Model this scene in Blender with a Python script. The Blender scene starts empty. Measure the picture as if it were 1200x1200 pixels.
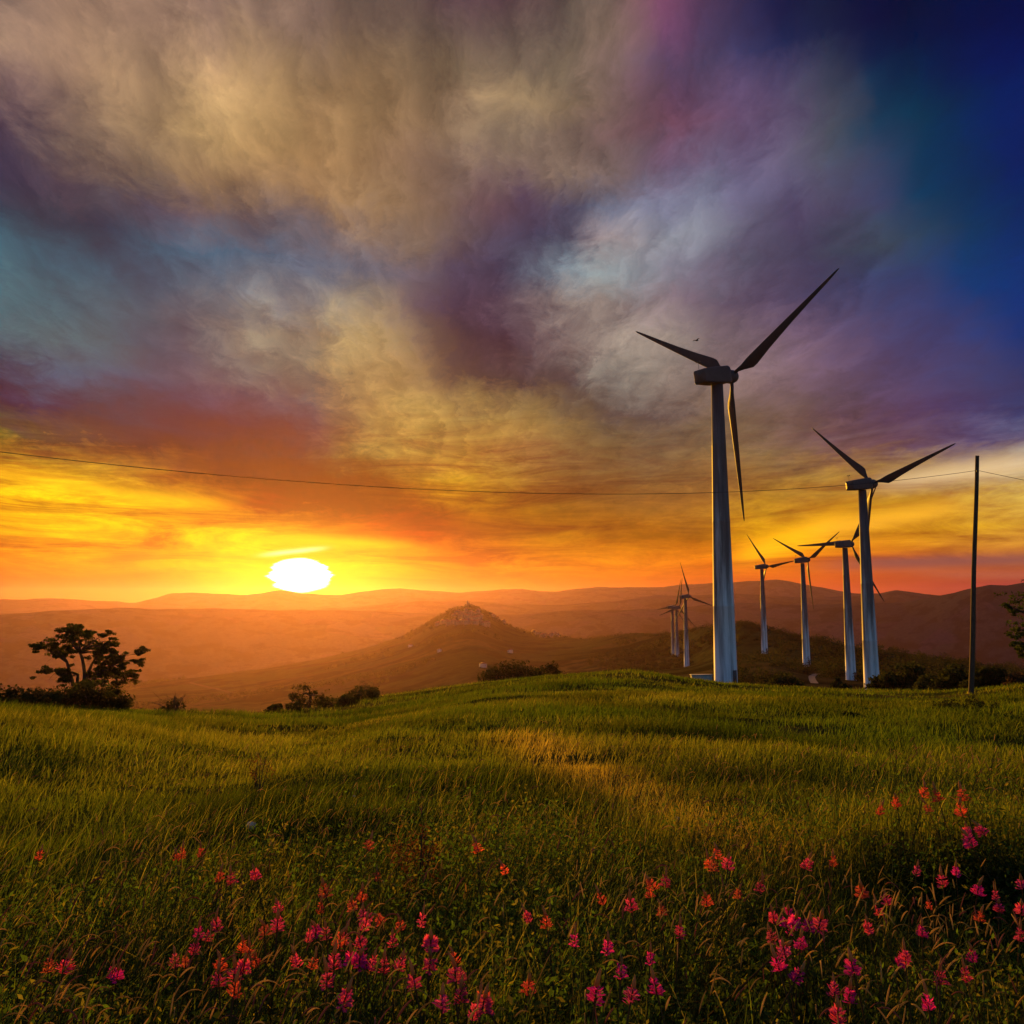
import bpy, math, random
import numpy as np
from mathutils import Vector, Matrix

R = math.radians
rs = np.random.RandomState(11)
random.seed(5)
SC = bpy.context.scene
COL = SC.collection

# ------------------------------------------------------------------ camera numbers
F = 930.0            # focal length in photo pixels (1200 px wide)
HOR = 705.0
PITCH = math.atan((HOR - 600.0) / F)
EYE = 1.7
_fw = np.array([0, math.cos(PITCH), math.sin(PITCH)])
_up = np.array([0, -math.sin(PITCH), math.cos(PITCH)])
_rt = np.array([1.0, 0, 0])


def pdir(px, py):
    px = np.asarray(px, float); py = np.asarray(py, float)
    d = _fw * F + (px - 600)[..., None] * _rt + (600 - py)[..., None] * _up
    return d / F                      # depth along the optical axis = 1


def az_el(px, py):
    d = pdir(px, py)
    return np.arctan2(d[..., 0], d[..., 1]), np.arctan2(d[..., 2], np.hypot(d[..., 0], d[..., 1]))


def project(p):
    p = np.asarray(p, float) - np.array([0, 0, EYE])
    dep = p @ _fw
    return 600 + F * (p @ _rt) / dep, 600 - F * (p @ _up) / dep


# ------------------------------------------------------------------ noise
_perm = np.random.RandomState(3).rand(256, 256)


def vnoise(x, y):
    x = np.asarray(x, float); y = np.asarray(y, float)
    xi = np.floor(x).astype(int); yi = np.floor(y).astype(int)
    fx = x - xi; fy = y - yi
    fx = fx * fx * (3 - 2 * fx); fy = fy * fy * (3 - 2 * fy)
    g = lambda i, j: _perm[i & 255, j & 255]
    a = g(xi, yi) * (1 - fx) + g(xi + 1, yi) * fx
    b = g(xi, yi + 1) * (1 - fx) + g(xi + 1, yi + 1) * fx
    return a * (1 - fy) + b * fy - 0.5


def fbm(x, y, o=4):
    s = 0; a = 1.0
    for k in range(o):
        s = s + a * vnoise(x * 2 ** k + 17.3 * k, y * 2 ** k + 9.1 * k); a *= 0.5
    return s


def sstep(a, b, x):
    t = np.clip((np.asarray(x, float) - a) / (b - a), 0, 1)
    return t * t * (3 - 2 * t)


# ------------------------------------------------------------------ terrain
def curve(rows):
    """rows (px, py, D) -> sorted arrays az, D, z"""
    a = np.array(rows, float)
    az, el = az_el(a[:, 0], a[:, 1])
    z = EYE + a[:, 2] * np.tan(el)
    o = np.argsort(az)
    return az[o], a[o, 2], z[o]


EDGE = curve([(-200, 832, 46), (0, 829, 45), (100, 830, 44), (200, 836, 44), (300, 838, 46), (400, 826, 62), (480, 811, 88), (560, 802, 112),
              (640, 797, 132), (740, 795, 150), (850, 806, 152), (950, 809, 140), (1000, 811, 135), (1100, 812, 120), (1200, 807, 110), (1400, 800, 100)])
DIP = curve([(-200, 880, 300), (0, 880, 300), (300, 872, 300), (480, 850, 330), (560, 836, 320), (640, 822, 300), (740, 812, 250), (850, 811, 225), (950, 812, 225),
             (1000, 812, 230), (1100, 818, 225), (1200, 828, 225), (1400, 840, 230)])
FOOT = curve([(-200, 850, 800), (0, 850, 800), (200, 843, 760), (300, 838, 760), (400, 822, 750), (480, 812, 700), (560, 803, 650), (640, 799, 690), (740, 786, 660), (800, 781, 610),
              (860, 770, 500), (900, 769, 488), (950, 787, 403), (1000, 796, 340), (1100, 807, 330), (1200, 820, 330), (1400, 830, 330)])
CREST = curve([(-200, 815, 1500), (0, 813, 1500), (100, 809, 1500), (165, 803, 1500), (230, 796, 1500), (300, 786, 1560), (380, 771, 1620), (440, 756, 1660), (470, 745, 1690), (490, 736, 1700),
               (510, 724, 1700), (530, 714, 1700), (548, 710, 1700), (558, 711.5, 1700), (575, 720, 1690), (590, 729, 1670), (610, 737, 1620), (640, 743, 1520), (680, 748, 1320), (740, 744, 1100),
               (800, 740, 860), (870, 732, 630), (930, 748, 570), (1000, 767, 510), (1060, 777, 470), (1100, 786, 445), (1150, 799, 428), (1200, 808, 420), (1400, 815, 420)])
RA = curve([(-200, 722, 2950), (0, 719, 2950), (60, 713, 2950), (110, 711, 2980), (140, 710, 3010), (175, 712, 3010), (290, 714, 3080), (400, 716, 3080), (480, 720, 3080), (600, 722, 3010),
            (680, 717, 2950), (740, 714, 2950), (800, 712, 3010), (860, 708, 3080), (930, 710, 3010), (1000, 708, 2950), (1060, 706, 2880), (1100, 699, 2800), (1140, 690, 2730), (1160, 686, 2730),
            (1180, 687, 2730), (1200, 683, 2730), (1300, 676, 2730), (1500, 690, 2730)])
RB = curve([(-200, 722, 4000), (0, 722, 4000), (300, 718, 4000), (400, 712, 4000), (490, 703, 4000), (530, 703, 4000), (600, 706, 4000), (660, 707, 4000), (720, 705, 4000), (770, 697, 4000),
            (800, 698, 4000), (860, 694, 4000), (900, 697, 4000), (960, 700, 4000), (1020, 697, 4000), (1050, 691, 4000), (1100, 697, 4000), (1200, 705, 4000), (1500, 700, 4000)])
RC = curve([(-200, 700, 5500), (0, 704, 5500), (60, 702, 5500), (110, 705, 5500), (160, 706, 5500), (200, 695, 5500), (215, 694, 5500), (290, 697, 5500), (330, 691, 5500), (352, 694, 5500),
            (400, 697, 5500), (440, 692, 5500), (470, 689, 5500), (540, 694, 5500), (600, 690, 5500), (612, 689, 5500), (650, 693, 5500), (700, 688, 5500), (760, 690, 5500), (800, 687, 5500),
            (860, 684, 5500), (910, 680, 5500), (960, 686, 5500), (1000, 694, 5500), (1100, 698, 5500), (1200, 700, 5500), (1500, 695, 5500)])


def field_z(x, y, r):
    z = -(0.06 * r + 0.0002 * r * r)
    z = z + 0.075 * np.minimum(x, 0) * sstep(8, 40, r) * 0.55
    return z


def terrain(x, y):
    x = np.asarray(x, float); y = np.asarray(y, float)
    r = np.hypot(x, y); az = np.arctan2(x, y)
    it = lambda c, k: np.interp(az, c[0], c[k])
    re, ze = it(EDGE, 1), it(EDGE, 2)
    # open field: analytic slope, corrected so that it meets the edge line exactly
    xe, ye = re * np.sin(az), re * np.cos(az)
    corr = ze - field_z(xe, ye, re)
    zf = field_z(x, y, r) + corr * sstep(5, 1, re / np.maximum(r, 1e-3) * 1.0)
    zf = zf + 0.0
    bumps = 0.16 * fbm(x / 3.1, y / 2.3, 3) * sstep(1, 4, r) + 0.34 * fbm(x / 9.0 + 4, y / 5.0, 3) * sstep(6, 14, r) * (1 - 0.6 * sstep(30, 90, r)) * sstep(1.0, 0.75, r / re)
    zf = zf + bumps
    zf = zf + 0.42 * np.exp(-(((x - 3.3) / 1.5) ** 2 + ((y - 5.9) / 0.9) ** 2)) + 0.16 * fbm(x / 1.15 + 3, y / 0.8, 2) * sstep(2.2, 3.5, r) * sstep(11, 7, r)
    ks = [(re, ze)]
    for c in (DIP, FOOT, CREST):
        ks.append((it(c, 1), it(c, 2)))
    one = np.ones_like(r)
    ks.append((2150 * one, -210 * one))
    ks.append((it(RA, 1), it(RA, 2)))
    ks.append((3500 * one, -85 * one))
    ks.append((it(RB, 1), it(RB, 2)))
    ks.append((4700 * one, -60 * one))
    ks.append((it(RC, 1), it(RC, 2)))
    ks.append((7000 * one, -150 * one))
    z = zf.copy()
    for k in range(len(ks) - 1):
        (d0, z0), (d1, z1) = ks[k], ks[k + 1]
        t = np.clip((r - d0) / (d1 - d0), 0, 1)
        s = t * t * (3 - 2 * t)
        if k < 2:
            s = 0.75 * t + 0.25 * s
        elif k == 2:
            s = 0.6 * t + 0.4 * s
        z = np.where(r > d0, z0 + (z1 - z0) * s, z)
    far = sstep(250, 900, r)
    z = z + far * (6.0 * fbm(x / 190.0, y / 190.0, 4) + 0.004 * np.minimum(r, 6000) * fbm(x / 700.0 + 7, y / 700.0, 4) + sstep(2300, 4000, r) * 18 * (np.abs(fbm(x / 420.0, y / 420.0, 5)) - 0.2)) * sstep(0, 1, np.clip(r, 0, 1))
    return z


def ground_hit(px, py, h=0.0, dmax=160.0, dmin=1.2):
    """distance at which the ray through a photo pixel is h above the ground"""
    d = pdir(px, py)
    t = np.geomspace(dmin, dmax, 900)
    p = d[None, :] * t[:, None]; p[:, 2] += EYE
    g = p[:, 2] - terrain(p[:, 0], p[:, 1]) - h
    k = np.argmax(g < 0)
    if g[k] >= 0:
        k = len(t) - 1
    return p[k]


# ------------------------------------------------------------------ mesh helpers
def make_mesh(name, verts, quads=None, tris=None, mats=(), cols=None, smooth=False, mat_idx=None):
    me = bpy.data.meshes.new(name)
    verts = np.asarray(verts, np.float32)
    nq = 0 if quads is None else len(quads); nt = 0 if tris is None else len(tris)
    me.vertices.add(len(verts)); me.vertices.foreach_set('co', verts.ravel())
    loops = []
    if nq: loops.append(np.asarray(quads, np.int32).ravel())
    if nt: loops.append(np.asarray(tris, np.int32).ravel())
    loops = np.concatenate(loops)
    me.loops.add(len(loops)); me.loops.foreach_set('vertex_index', loops)
    starts = np.concatenate([np.arange(nq) * 4, nq * 4 + np.arange(nt) * 3]).astype(np.int32)
    me.polygons.add(nq + nt); me.polygons.foreach_set('loop_start', starts)
    if mat_idx is not None:
        me.polygons.foreach_set('material_index', np.asarray(mat_idx, np.int32))
    if smooth:
        me.polygons.foreach_set('use_smooth', np.ones(nq + nt, bool))
    if cols is not None:
        at = me.color_attributes.new('tint', 'FLOAT_COLOR', 'POINT')
        c = np.ones((len(verts), 4), np.float32); c[:, :3] = cols
        at.data.foreach_set('color', c.ravel())
    me.update(calc_edges=True)
    for m in mats: me.materials.append(m)
    return me


def link(name, data, parent=None, loc=None):
    o = bpy.data.objects.new(name, data)
    COL.objects.link(o)
    if parent is not None: o.parent = parent
    if loc is not None: o.location = loc
    return o


def tag(o, label, cat, group=None, kind=None):
    o['label'] = label; o['category'] = cat
    if group: o['group'] = group
    if kind: o['kind'] = kind
    return o


def empty(name, loc, rz=0.0):
    o = bpy.data.objects.new(name, None); COL.objects.link(o)
    o.empty_display_size = 0.2
    o.location = loc; o.rotation_euler = (0, 0, rz)
    return o


class MB:
    """collects simple solids into one mesh"""
    def __init__(s): s.v = []; s.q = []; s.t = []; s.n = 0; s.c = []; s.mq = []; s.mt = []
    def add(s, v, q=None, t=None, col=None, mi=0):
        v = np.asarray(v, float)
        s.v.append(v)
        if q is not None and len(q): s.q.append(np.asarray(q, int) + s.n); s.mq += [mi] * len(q)
        if t is not None and len(t): s.t.append(np.asarray(t, int) + s.n); s.mt += [mi] * len(t)
        if col is not None: s.c.append(np.broadcast_to(col, (len(v), 3)))
        s.n += len(v)
    def box(s, c, half, rz=0.0, taper=1.0, mi=0):
        hx, hy, hz = half
        v = np.array([[sx * hx * (taper if sz > 0 else 1), sy * hy * (taper if sz > 0 else 1), sz * hz] for sz in (-1, 1) for sy in (-1, 1) for sx in (-1, 1)])
        ca, sa = math.cos(rz), math.sin(rz)
        v = np.stack([v[:, 0] * ca - v[:, 1] * sa, v[:, 0] * sa + v[:, 1] * ca, v[:, 2]], 1) + np.array(c)
        s.add(v, [(0, 2, 3, 1), (4, 5, 7, 6), (0, 1, 5, 4), (2, 6, 7, 3), (0, 4, 6, 2), (1, 3, 7, 5)], mi=mi)
    def tube(s, pts, rad, n=8, cap=True, col=None):
        pts = np.asarray(pts, float); rad = np.broadcast_to(rad, len(pts))
        tg = np.gradient(pts, axis=0)
        tg /= np.linalg.norm(tg, axis=1)[:, None] + 1e-9
        ref = np.array([0, 0, 1.0]) if abs(tg[:, 2]).mean() < 0.8 else np.array([1.0, 0, 0])
        u = np.cross(tg, ref); u /= np.linalg.norm(u, axis=1)[:, None] + 1e-9
        w = np.cross(tg, u)
        a = np.arange(n) * 2 * math.pi / n
        ring = pts[:, None, :] + rad[:, None, None] * (np.cos(a)[None, :, None] * u[:, None, :] + np.sin(a)[None, :, None] * w[:, None, :])
        v = ring.reshape(-1, 3); k = len(pts)
        q = [(i * n + j, i * n + (j + 1) % n, (i + 1) * n + (j + 1) % n, (i + 1) * n + j) for i in range(k - 1) for j in range(n)]
        t = []
        if cap:
            v = np.vstack([v, pts[0], pts[-1]])
            t = [(len(v) - 2, (j + 1) % n, j) for j in range(n)] + [(len(v) - 1, (k - 1) * n + j, (k - 1) * n + (j + 1) % n) for j in range(n)]
        s.add(v, q, t, col)
    def loft(s, rings, cap=True):
        rings = np.asarray(rings, float); k, n, _ = rings.shape
        v = rings.reshape(-1, 3)
        q = [(i * n + j, i * n + (j + 1) % n, (i + 1) * n + (j + 1) % n, (i + 1) * n + j) for i in range(k - 1) for j in range(n)]
        t = []
        if cap:
            v = np.vstack([v, rings[0].mean(0), rings[-1].mean(0)])
            t = [(len(v) - 2, (j + 1) % n, j) for j in range(n)] + [(len(v) - 1, (k - 1) * n + j, (k - 1) * n + (j + 1) % n) for j in range(n)]
        s.add(v, q, t)
    def mesh(s, name, mats, smooth=False):
        q = np.concatenate(s.q) if s.q else None; t = np.concatenate(s.t) if s.t else None
        c = np.concatenate(s.c) if s.c and sum(len(x) for x in s.c) == s.n else None
        mi = s.mq + s.mt
        return make_mesh(name, np.concatenate(s.v), q, t, mats, c, smooth, mi if any(mi) else None)


def autosmooth(o, ang=35):
    me = o.data
    me.polygons.foreach_set('use_smooth', np.ones(len(me.polygons), bool))
    try:
        me.set_sharp_from_angle(angle=R(ang))
    except Exception:
        pass


# ------------------------------------------------------------------ materials
def new_mat(name):
    m = bpy.data.materials.new(name); m.use_nodes = True
    nt = m.node_tree; nt.nodes.clear()
    return m, nt


def N(nt, typ, **kw):
    n = nt.nodes.new(typ)
    for k, v in kw.items():
        if k == 'ins':
            for a, b in v.items(): n.inputs[a].default_value = b
        else: setattr(n, k, v)
    return n


def ramp(nt, stops, interp='LINEAR'):
    n = nt.nodes.new('ShaderNodeValToRGB'); cr = n.color_ramp; cr.interpolation = interp
    while len(cr.elements) > 1: cr.elements.remove(cr.elements[-1])
    cr.elements[0].position = stops[0][0]; cr.elements[0].color = (*stops[0][1], 1)
    for p, c in stops[1:]:
        e = cr.elements.new(p); e.color = (*c, 1)
    return n


def simple(name, col, rough=0.6, var=0.25, scale=3.0, bump=0.0, spec=0.4, stretch=(1, 1, 1)):
    m, nt = new_mat(name); L = nt.links.new
    tc = N(nt, 'ShaderNodeTexCoord'); mp = N(nt, 'ShaderNodeMapping'); mp.inputs['Scale'].default_value = stretch
    L(tc.outputs['Object'], mp.inputs['Vector'])
    no = N(nt, 'ShaderNodeTexNoise', ins={'Scale': scale, 'Detail': 6, 'Roughness': 0.65}); L(mp.outputs[0], no.inputs['Vector'])
    lo = tuple(c * (1 - var) for c in col); hi = tuple(min(1, c * (1 + var)) for c in col)
    cr = ramp(nt, [(0.3, lo), (0.7, hi)]); L(no.outputs['Fac'], cr.inputs[0])
    b = N(nt, 'ShaderNodeBsdfPrincipled', ins={'Roughness': rough, 'Specular IOR Level': spec}); L(cr.outputs[0], b.inputs['Base Color'])
    if bump:
        bp = N(nt, 'ShaderNodeBump', ins={'Strength': bump, 'Distance': 0.02}); L(no.outputs['Fac'], bp.inputs['Height']); L(bp.outputs[0], b.inputs['Normal'])
    o = N(nt, 'ShaderNodeOutputMaterial'); L(b.outputs[0], o.inputs[0])
    return m


def leafy(name, transl=0.45, gloss=0.0, mul=1.0, trans_tint=(1.05, 1.12, 0.45)):
    """thin leaves / blades / petals: colour from the 'tint' attribute, light passes through"""
    m, nt = new_mat(name); L = nt.links.new
    at = N(nt, 'ShaderNodeAttribute', attribute_name='tint')
    mu = N(nt, 'ShaderNodeVectorMath', operation='SCALE'); mu.inputs['Scale'].default_value = mul; L(at.outputs['Color'], mu.inputs[0])
    tt = N(nt, 'ShaderNodeVectorMath', operation='MULTIPLY'); tt.inputs[1].default_value = trans_tint; L(mu.outputs[0], tt.inputs[0])
    d = N(nt, 'ShaderNodeBsdfDiffuse'); L(mu.outputs[0], d.inputs[0])
    t = N(nt, 'ShaderNodeBsdfTranslucent'); L(tt.outputs[0], t.inputs[0])
    mx = N(nt, 'ShaderNodeMixShader'); mx.inputs[0].default_value = transl; L(d.outputs[0], mx.inputs[1]); L(t.outputs[0], mx.inputs[2])
    last = mx
    if gloss:
        g = N(nt, 'ShaderNodeBsdfGlossy', ins={'Roughness': 0.45, 'Color': (1, 1, 1, 1)})
        m2 = N(nt, 'ShaderNodeMixShader'); m2.inputs[0].default_value = gloss; L(mx.outputs[0], m2.inputs[1]); L(g.outputs[0], m2.inputs[2]); last = m2
    o = N(nt, 'ShaderNodeOutputMaterial'); L(last.outputs[0], o.inputs[0])
    return m


M_GRASS = leafy('grass_blades', 0.5, 0.0)
M_LEAF = leafy('leaves', 0.35, 0.0)
M_HERB = leafy('herb_leaves', 0.5)
M_PETAL = leafy('petals', 0.5, 0.0, 1.0, (1.1, 1.0, 1.0))
M_BARK = simple('bark', (0.06, 0.042, 0.03), 0.9, 0.4, 6.0, 0.6, 0.2, (1, 1, 0.25))
M_POLE = simple('pole_wood', (0.10, 0.065, 0.045), 0.85, 0.45, 5.0, 0.5, 0.2, (6, 6, 0.35))
M_CABLE = simple('cable_rubber', (0.02, 0.018, 0.018), 0.6, 0.2, 2.0)
M_CERAM = simple('insulator_ceramic', (0.12, 0.07, 0.05), 0.3, 0.2, 4.0)
M_STONE = simple('pale_stone', (0.55, 0.46, 0.34), 0.8, 0.2, 9.0, 0.4)
M_CONC = simple('concrete', (0.42, 0.39, 0.35), 0.85, 0.25, 2.5, 0.3)
M_WOOD = simple('weathered_wood', (0.28, 0.2, 0.12), 0.85, 0.3, 4.0, 0.3)
M_HWALL = simple('house_plaster', (0.24, 0.165, 0.125), 0.9, 0.25, 0.15)
M_HWHITE = simple('white_plaster', (0.5, 0.44, 0.38), 0.9, 0.12, 0.15)
M_HROOF = simple('clay_roof', (0.26, 0.11, 0.07), 0.85, 0.3, 0.8)
M_RUIN = simple('old_stone', (0.2, 0.15, 0.11), 0.9, 0.3, 0.5)
M_BIRD = simple('bird_feathers', (0.03, 0.028, 0.028), 0.8, 0.3, 20.0)
M_ROAD = simple('worn_road', (0.06, 0.047, 0.034), 1.0, 0.3, 0.4, 0, 0.0)
M_DIRT = simple('pale_dirt', (0.24, 0.19, 0.15), 1.0, 0.3, 0.6, 0, 0.0)


def mat_turbine():
    m, nt = new_mat('turbine_paint'); L = nt.links.new
    tc = N(nt, 'ShaderNodeTexCoord')
    sp = N(nt, 'ShaderNodeSeparateXYZ'); L(tc.outputs['Object'], sp.inputs[0])
    mp = N(nt, 'ShaderNodeMapping'); mp.inputs['Scale'].default_value = (0.7, 0.7, 0.05); L(tc.outputs['Object'], mp.inputs[0])
    no = N(nt, 'ShaderNodeTexNoise', ins={'Scale': 1.0, 'Detail': 5, 'Roughness': 0.6}); L(mp.outputs[0], no.inputs['Vector'])
    # tower shading painted into the colour: dark top, pale foot, broken into streaks
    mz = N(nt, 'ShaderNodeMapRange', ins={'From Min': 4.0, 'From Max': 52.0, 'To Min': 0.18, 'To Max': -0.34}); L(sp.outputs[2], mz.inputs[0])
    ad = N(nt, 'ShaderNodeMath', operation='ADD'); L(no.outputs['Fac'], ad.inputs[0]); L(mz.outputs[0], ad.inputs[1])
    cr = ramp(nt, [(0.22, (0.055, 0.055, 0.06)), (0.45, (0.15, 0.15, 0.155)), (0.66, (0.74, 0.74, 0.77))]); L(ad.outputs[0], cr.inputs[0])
    b = N(nt, 'ShaderNodeBsdfPrincipled', ins={'Roughness': 0.62, 'Specular IOR Level': 0.25}); L(cr.outputs[0], b.inputs['Base Color'])
    o = N(nt, 'ShaderNodeOutputMaterial'); L(b.outputs[0], o.inputs[0])
    return m


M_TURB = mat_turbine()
M_BLADE = simple('blade_composite', (0.045, 0.042, 0.042), 0.55, 0.15, 0.6, 0, 0.3)
M_NAC = simple('nacelle_shell', (0.07, 0.07, 0.075), 0.5, 0.15, 0.8, 0, 0.3)


def mat_field():
    m, nt = new_mat('meadow_soil'); L = nt.links.new
    tc = N(nt, 'ShaderNodeTexCoord')
    n1 = N(nt, 'ShaderNodeTexNoise', ins={'Scale': 0.16, 'Detail': 6, 'Roughness': 0.6}); L(tc.outputs['Object'], n1.inputs['Vector'])
    n2 = N(nt, 'ShaderNodeTexNoise', ins={'Scale': 2.4, 'Detail': 7, 'Roughness': 0.7}); L(tc.outputs['Object'], n2.inputs['Vector'])
    a = ramp(nt, [(0.35, (0.028, 0.034, 0.008)), (0.55, (0.06, 0.062, 0.014)), (0.7, (0.11, 0.085, 0.025))]); L(n1.outputs['Fac'], a.inputs[0])
    b2 = ramp(nt, [(0.3, (0.45, 0.45, 0.45)), (0.7, (1.25, 1.2, 1.1))]); L(n2.outputs['Fac'], b2.inputs[0])
    mu = N(nt, 'ShaderNodeVectorMath', operation='MULTIPLY'); L(a.outputs[0], mu.inputs[0]); L(b2.outputs[0], mu.inputs[1])
    b = N(nt, 'ShaderNodeBsdfDiffuse'); L(mu.outputs[0], b.inputs['Color'])
    bp = N(nt, 'ShaderNodeBump', ins={'Strength': 0.8, 'Distance': 0.1}); L(n2.outputs['Fac'], bp.inputs['Height']); L(bp.outputs[0], b.inputs['Normal'])
    o = N(nt, 'ShaderNodeOutputMaterial'); L(b.outputs[0], o.inputs[0])
    return m


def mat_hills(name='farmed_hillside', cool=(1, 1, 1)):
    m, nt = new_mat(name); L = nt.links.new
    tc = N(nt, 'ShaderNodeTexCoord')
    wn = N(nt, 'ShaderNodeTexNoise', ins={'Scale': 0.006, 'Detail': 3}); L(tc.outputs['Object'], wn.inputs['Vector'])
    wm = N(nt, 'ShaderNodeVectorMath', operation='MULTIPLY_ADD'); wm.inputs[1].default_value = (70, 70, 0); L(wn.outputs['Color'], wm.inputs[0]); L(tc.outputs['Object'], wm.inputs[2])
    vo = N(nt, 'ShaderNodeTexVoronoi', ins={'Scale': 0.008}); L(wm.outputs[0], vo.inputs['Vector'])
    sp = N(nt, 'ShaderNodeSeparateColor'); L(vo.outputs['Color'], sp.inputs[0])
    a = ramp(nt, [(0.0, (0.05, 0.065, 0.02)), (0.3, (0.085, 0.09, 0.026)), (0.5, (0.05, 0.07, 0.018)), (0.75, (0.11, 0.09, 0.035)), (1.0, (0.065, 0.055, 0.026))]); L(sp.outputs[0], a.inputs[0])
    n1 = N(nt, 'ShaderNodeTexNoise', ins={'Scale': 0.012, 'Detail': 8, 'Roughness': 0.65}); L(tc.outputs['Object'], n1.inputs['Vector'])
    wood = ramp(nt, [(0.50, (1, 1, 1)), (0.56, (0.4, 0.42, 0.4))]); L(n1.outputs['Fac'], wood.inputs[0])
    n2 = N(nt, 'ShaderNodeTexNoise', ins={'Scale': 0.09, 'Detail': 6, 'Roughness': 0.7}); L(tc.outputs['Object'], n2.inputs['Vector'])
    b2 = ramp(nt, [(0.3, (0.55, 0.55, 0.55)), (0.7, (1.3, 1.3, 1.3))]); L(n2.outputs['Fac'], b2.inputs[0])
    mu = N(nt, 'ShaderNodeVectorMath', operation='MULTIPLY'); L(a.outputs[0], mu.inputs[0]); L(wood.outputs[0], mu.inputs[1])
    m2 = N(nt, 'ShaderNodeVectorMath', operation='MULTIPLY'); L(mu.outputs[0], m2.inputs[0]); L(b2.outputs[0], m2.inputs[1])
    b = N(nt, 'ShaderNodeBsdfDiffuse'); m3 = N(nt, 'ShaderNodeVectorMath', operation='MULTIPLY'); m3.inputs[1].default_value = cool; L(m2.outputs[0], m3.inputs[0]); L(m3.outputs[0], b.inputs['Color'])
    o = N(nt, 'ShaderNodeOutputMaterial'); L(b.outputs[0], o.inputs[0])
    return m


M_FIELD = mat_field(); M_HILL = mat_hills('farmed_hillside', (0.62, 0.6, 0.5)); M_MOUNT = mat_hills('haze_tinted_mountains', (0.5, 0.42, 1.5))  # mountain colour has the violet tint of distant haze painted in

# ------------------------------------------------------------------ ground sheets
az_list = np.concatenate([np.linspace(-180, -50, 22)[:-1], np.linspace(-50, 50, 760), np.linspace(50, 180, 22)[1:-1]])
az_r = np.radians(az_list)
rings = np.concatenate([np.linspace(0.4, 6, 34)[:-1], np.geomspace(6, 8200, 370)])


def sheet(name, i0, i1, mat, centre=False):
    rr = rings[i0:i1 + 1]
    A, RR = np.meshgrid(az_r, rr)
    X = RR * np.sin(A); Y = RR * np.cos(A)
    Z = terrain(X, Y)
    v = np.stack([X, Y, Z], -1).reshape(-1, 3); n = len(az_r); k = len(rr)
    i = np.arange(k - 1)[:, None]; j = np.arange(n)[None, :]
    a = i * n + j; b = i * n + (j + 1) % n
    q = np.stack([a, b, b + n, a + n], -1).reshape(-1, 4)[:, ::-1]
    t = None
    if centre:
        v = np.vstack([v, [0, 0, terrain(0.0, 0.001)]])
        t = np.array([(len(v) - 1, (jj + 1) % n, jj) for jj in range(n)])
    return link(name, make_mesh(name, v, q, t, [mat], None, True))


i_f = int(np.argmin(abs(rings - 168))); i_h = int(np.argmin(abs(rings - 2150)))
tag(sheet('field', 0, i_f, M_FIELD, True), 'grassy field sloping gently away towards the turbines', 'field', kind='structure')
tag(sheet('hills', i_f, i_h, M_HILL), 'green and brown farmed hills with the village hill in their middle', 'hills', kind='structure')
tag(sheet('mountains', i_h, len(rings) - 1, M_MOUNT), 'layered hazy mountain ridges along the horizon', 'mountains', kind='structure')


# ------------------------------------------------------------------ blades of grass
def blades(pos, h, w, lean, ang, cols, tipcol=None, seg=3, face=None):
    """arrays -> verts, quads, tris, colours. pos (n,3)"""
    n = len(pos)
    if face is None: face = rs.rand(n) * 2 * math.pi
    wx, wy = np.cos(face), np.sin(face)
    lx, ly = np.cos(ang), np.sin(ang)
    V = []; C = []
    for k in range(seg):
        t = k / seg
        off = lean * t ** 1.8 * h
        zz = h * (t - 0.25 * np.minimum(lean, 1.6) * t ** 2.5)
        ww = w * (1 - 0.55 * t) * 0.5
        cx = pos[:, 0] + lx * off; cy = pos[:, 1] + ly * off; cz = pos[:, 2] + zz
        V.append(np.stack([cx - wx * ww, cy - wy * ww, cz], 1)); V.append(np.stack([cx + wx * ww, cy + wy * ww, cz], 1))
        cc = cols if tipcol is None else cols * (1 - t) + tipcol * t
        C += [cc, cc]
    off = lean * h; zz = h * (1 - 0.25 * np.minimum(lean, 1.6))
    V.append(np.stack([pos[:, 0] + lx * off, pos[:, 1] + ly * off, pos[:, 2] + zz], 1)); C.append(cols if tipcol is None else tipcol)
    m = 2 * seg + 1
    verts = np.stack(V, 1).reshape(-1, 3); colv = np.stack(C, 1).reshape(-1, 3)
    b = np.arange(n) * m
    q = np.concatenate([np.stack([b + 2 * k, b + 2 * k + 1, b + 2 * k + 3, b + 2 * k + 2], 1) for k in range(seg - 1)]) if seg > 1 else np.zeros((0, 4), int)
    t = np.stack([b + 2 * seg - 2, b + 2 * seg - 1, b + 2 * seg], 1)
    return verts, q, t, colv


def stack_arrays(parts):
    V = []; Q = []; T = []; C = []; n = 0
    for v, q, t, c in parts:
        V.append(v); Q.append(np.asarray(q, int).reshape(-1, 4) + n); T.append(np.asarray(t, int).reshape(-1, 3) + n); C.append(c); n += len(v)
    return np.concatenate(V), np.concatenate(Q), np.concatenate(T), np.concatenate(C)


G_GREEN = np.array([0.08, 0.13, 0.012]); G_OLIVE = np.array([0.15, 0.17, 0.02]); G_STRAW = np.array([0.34, 0.30, 0.05]); G_DARK = np.array([0.028, 0.042, 0.008])


FLARE_STREAK = [ground_hit(px, py, 0.2, 90)[:2] for px, py in ((610, 858), (680, 890), (760, 925), (830, 962), (900, 1000))]  # course of the lens-flare streak, painted as straw colour into the grass


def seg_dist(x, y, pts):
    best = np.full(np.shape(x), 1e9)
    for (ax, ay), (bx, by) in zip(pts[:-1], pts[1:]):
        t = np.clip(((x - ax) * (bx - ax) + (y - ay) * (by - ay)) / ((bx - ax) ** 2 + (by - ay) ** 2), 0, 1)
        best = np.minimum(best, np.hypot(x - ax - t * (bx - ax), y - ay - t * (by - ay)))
    return best


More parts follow.
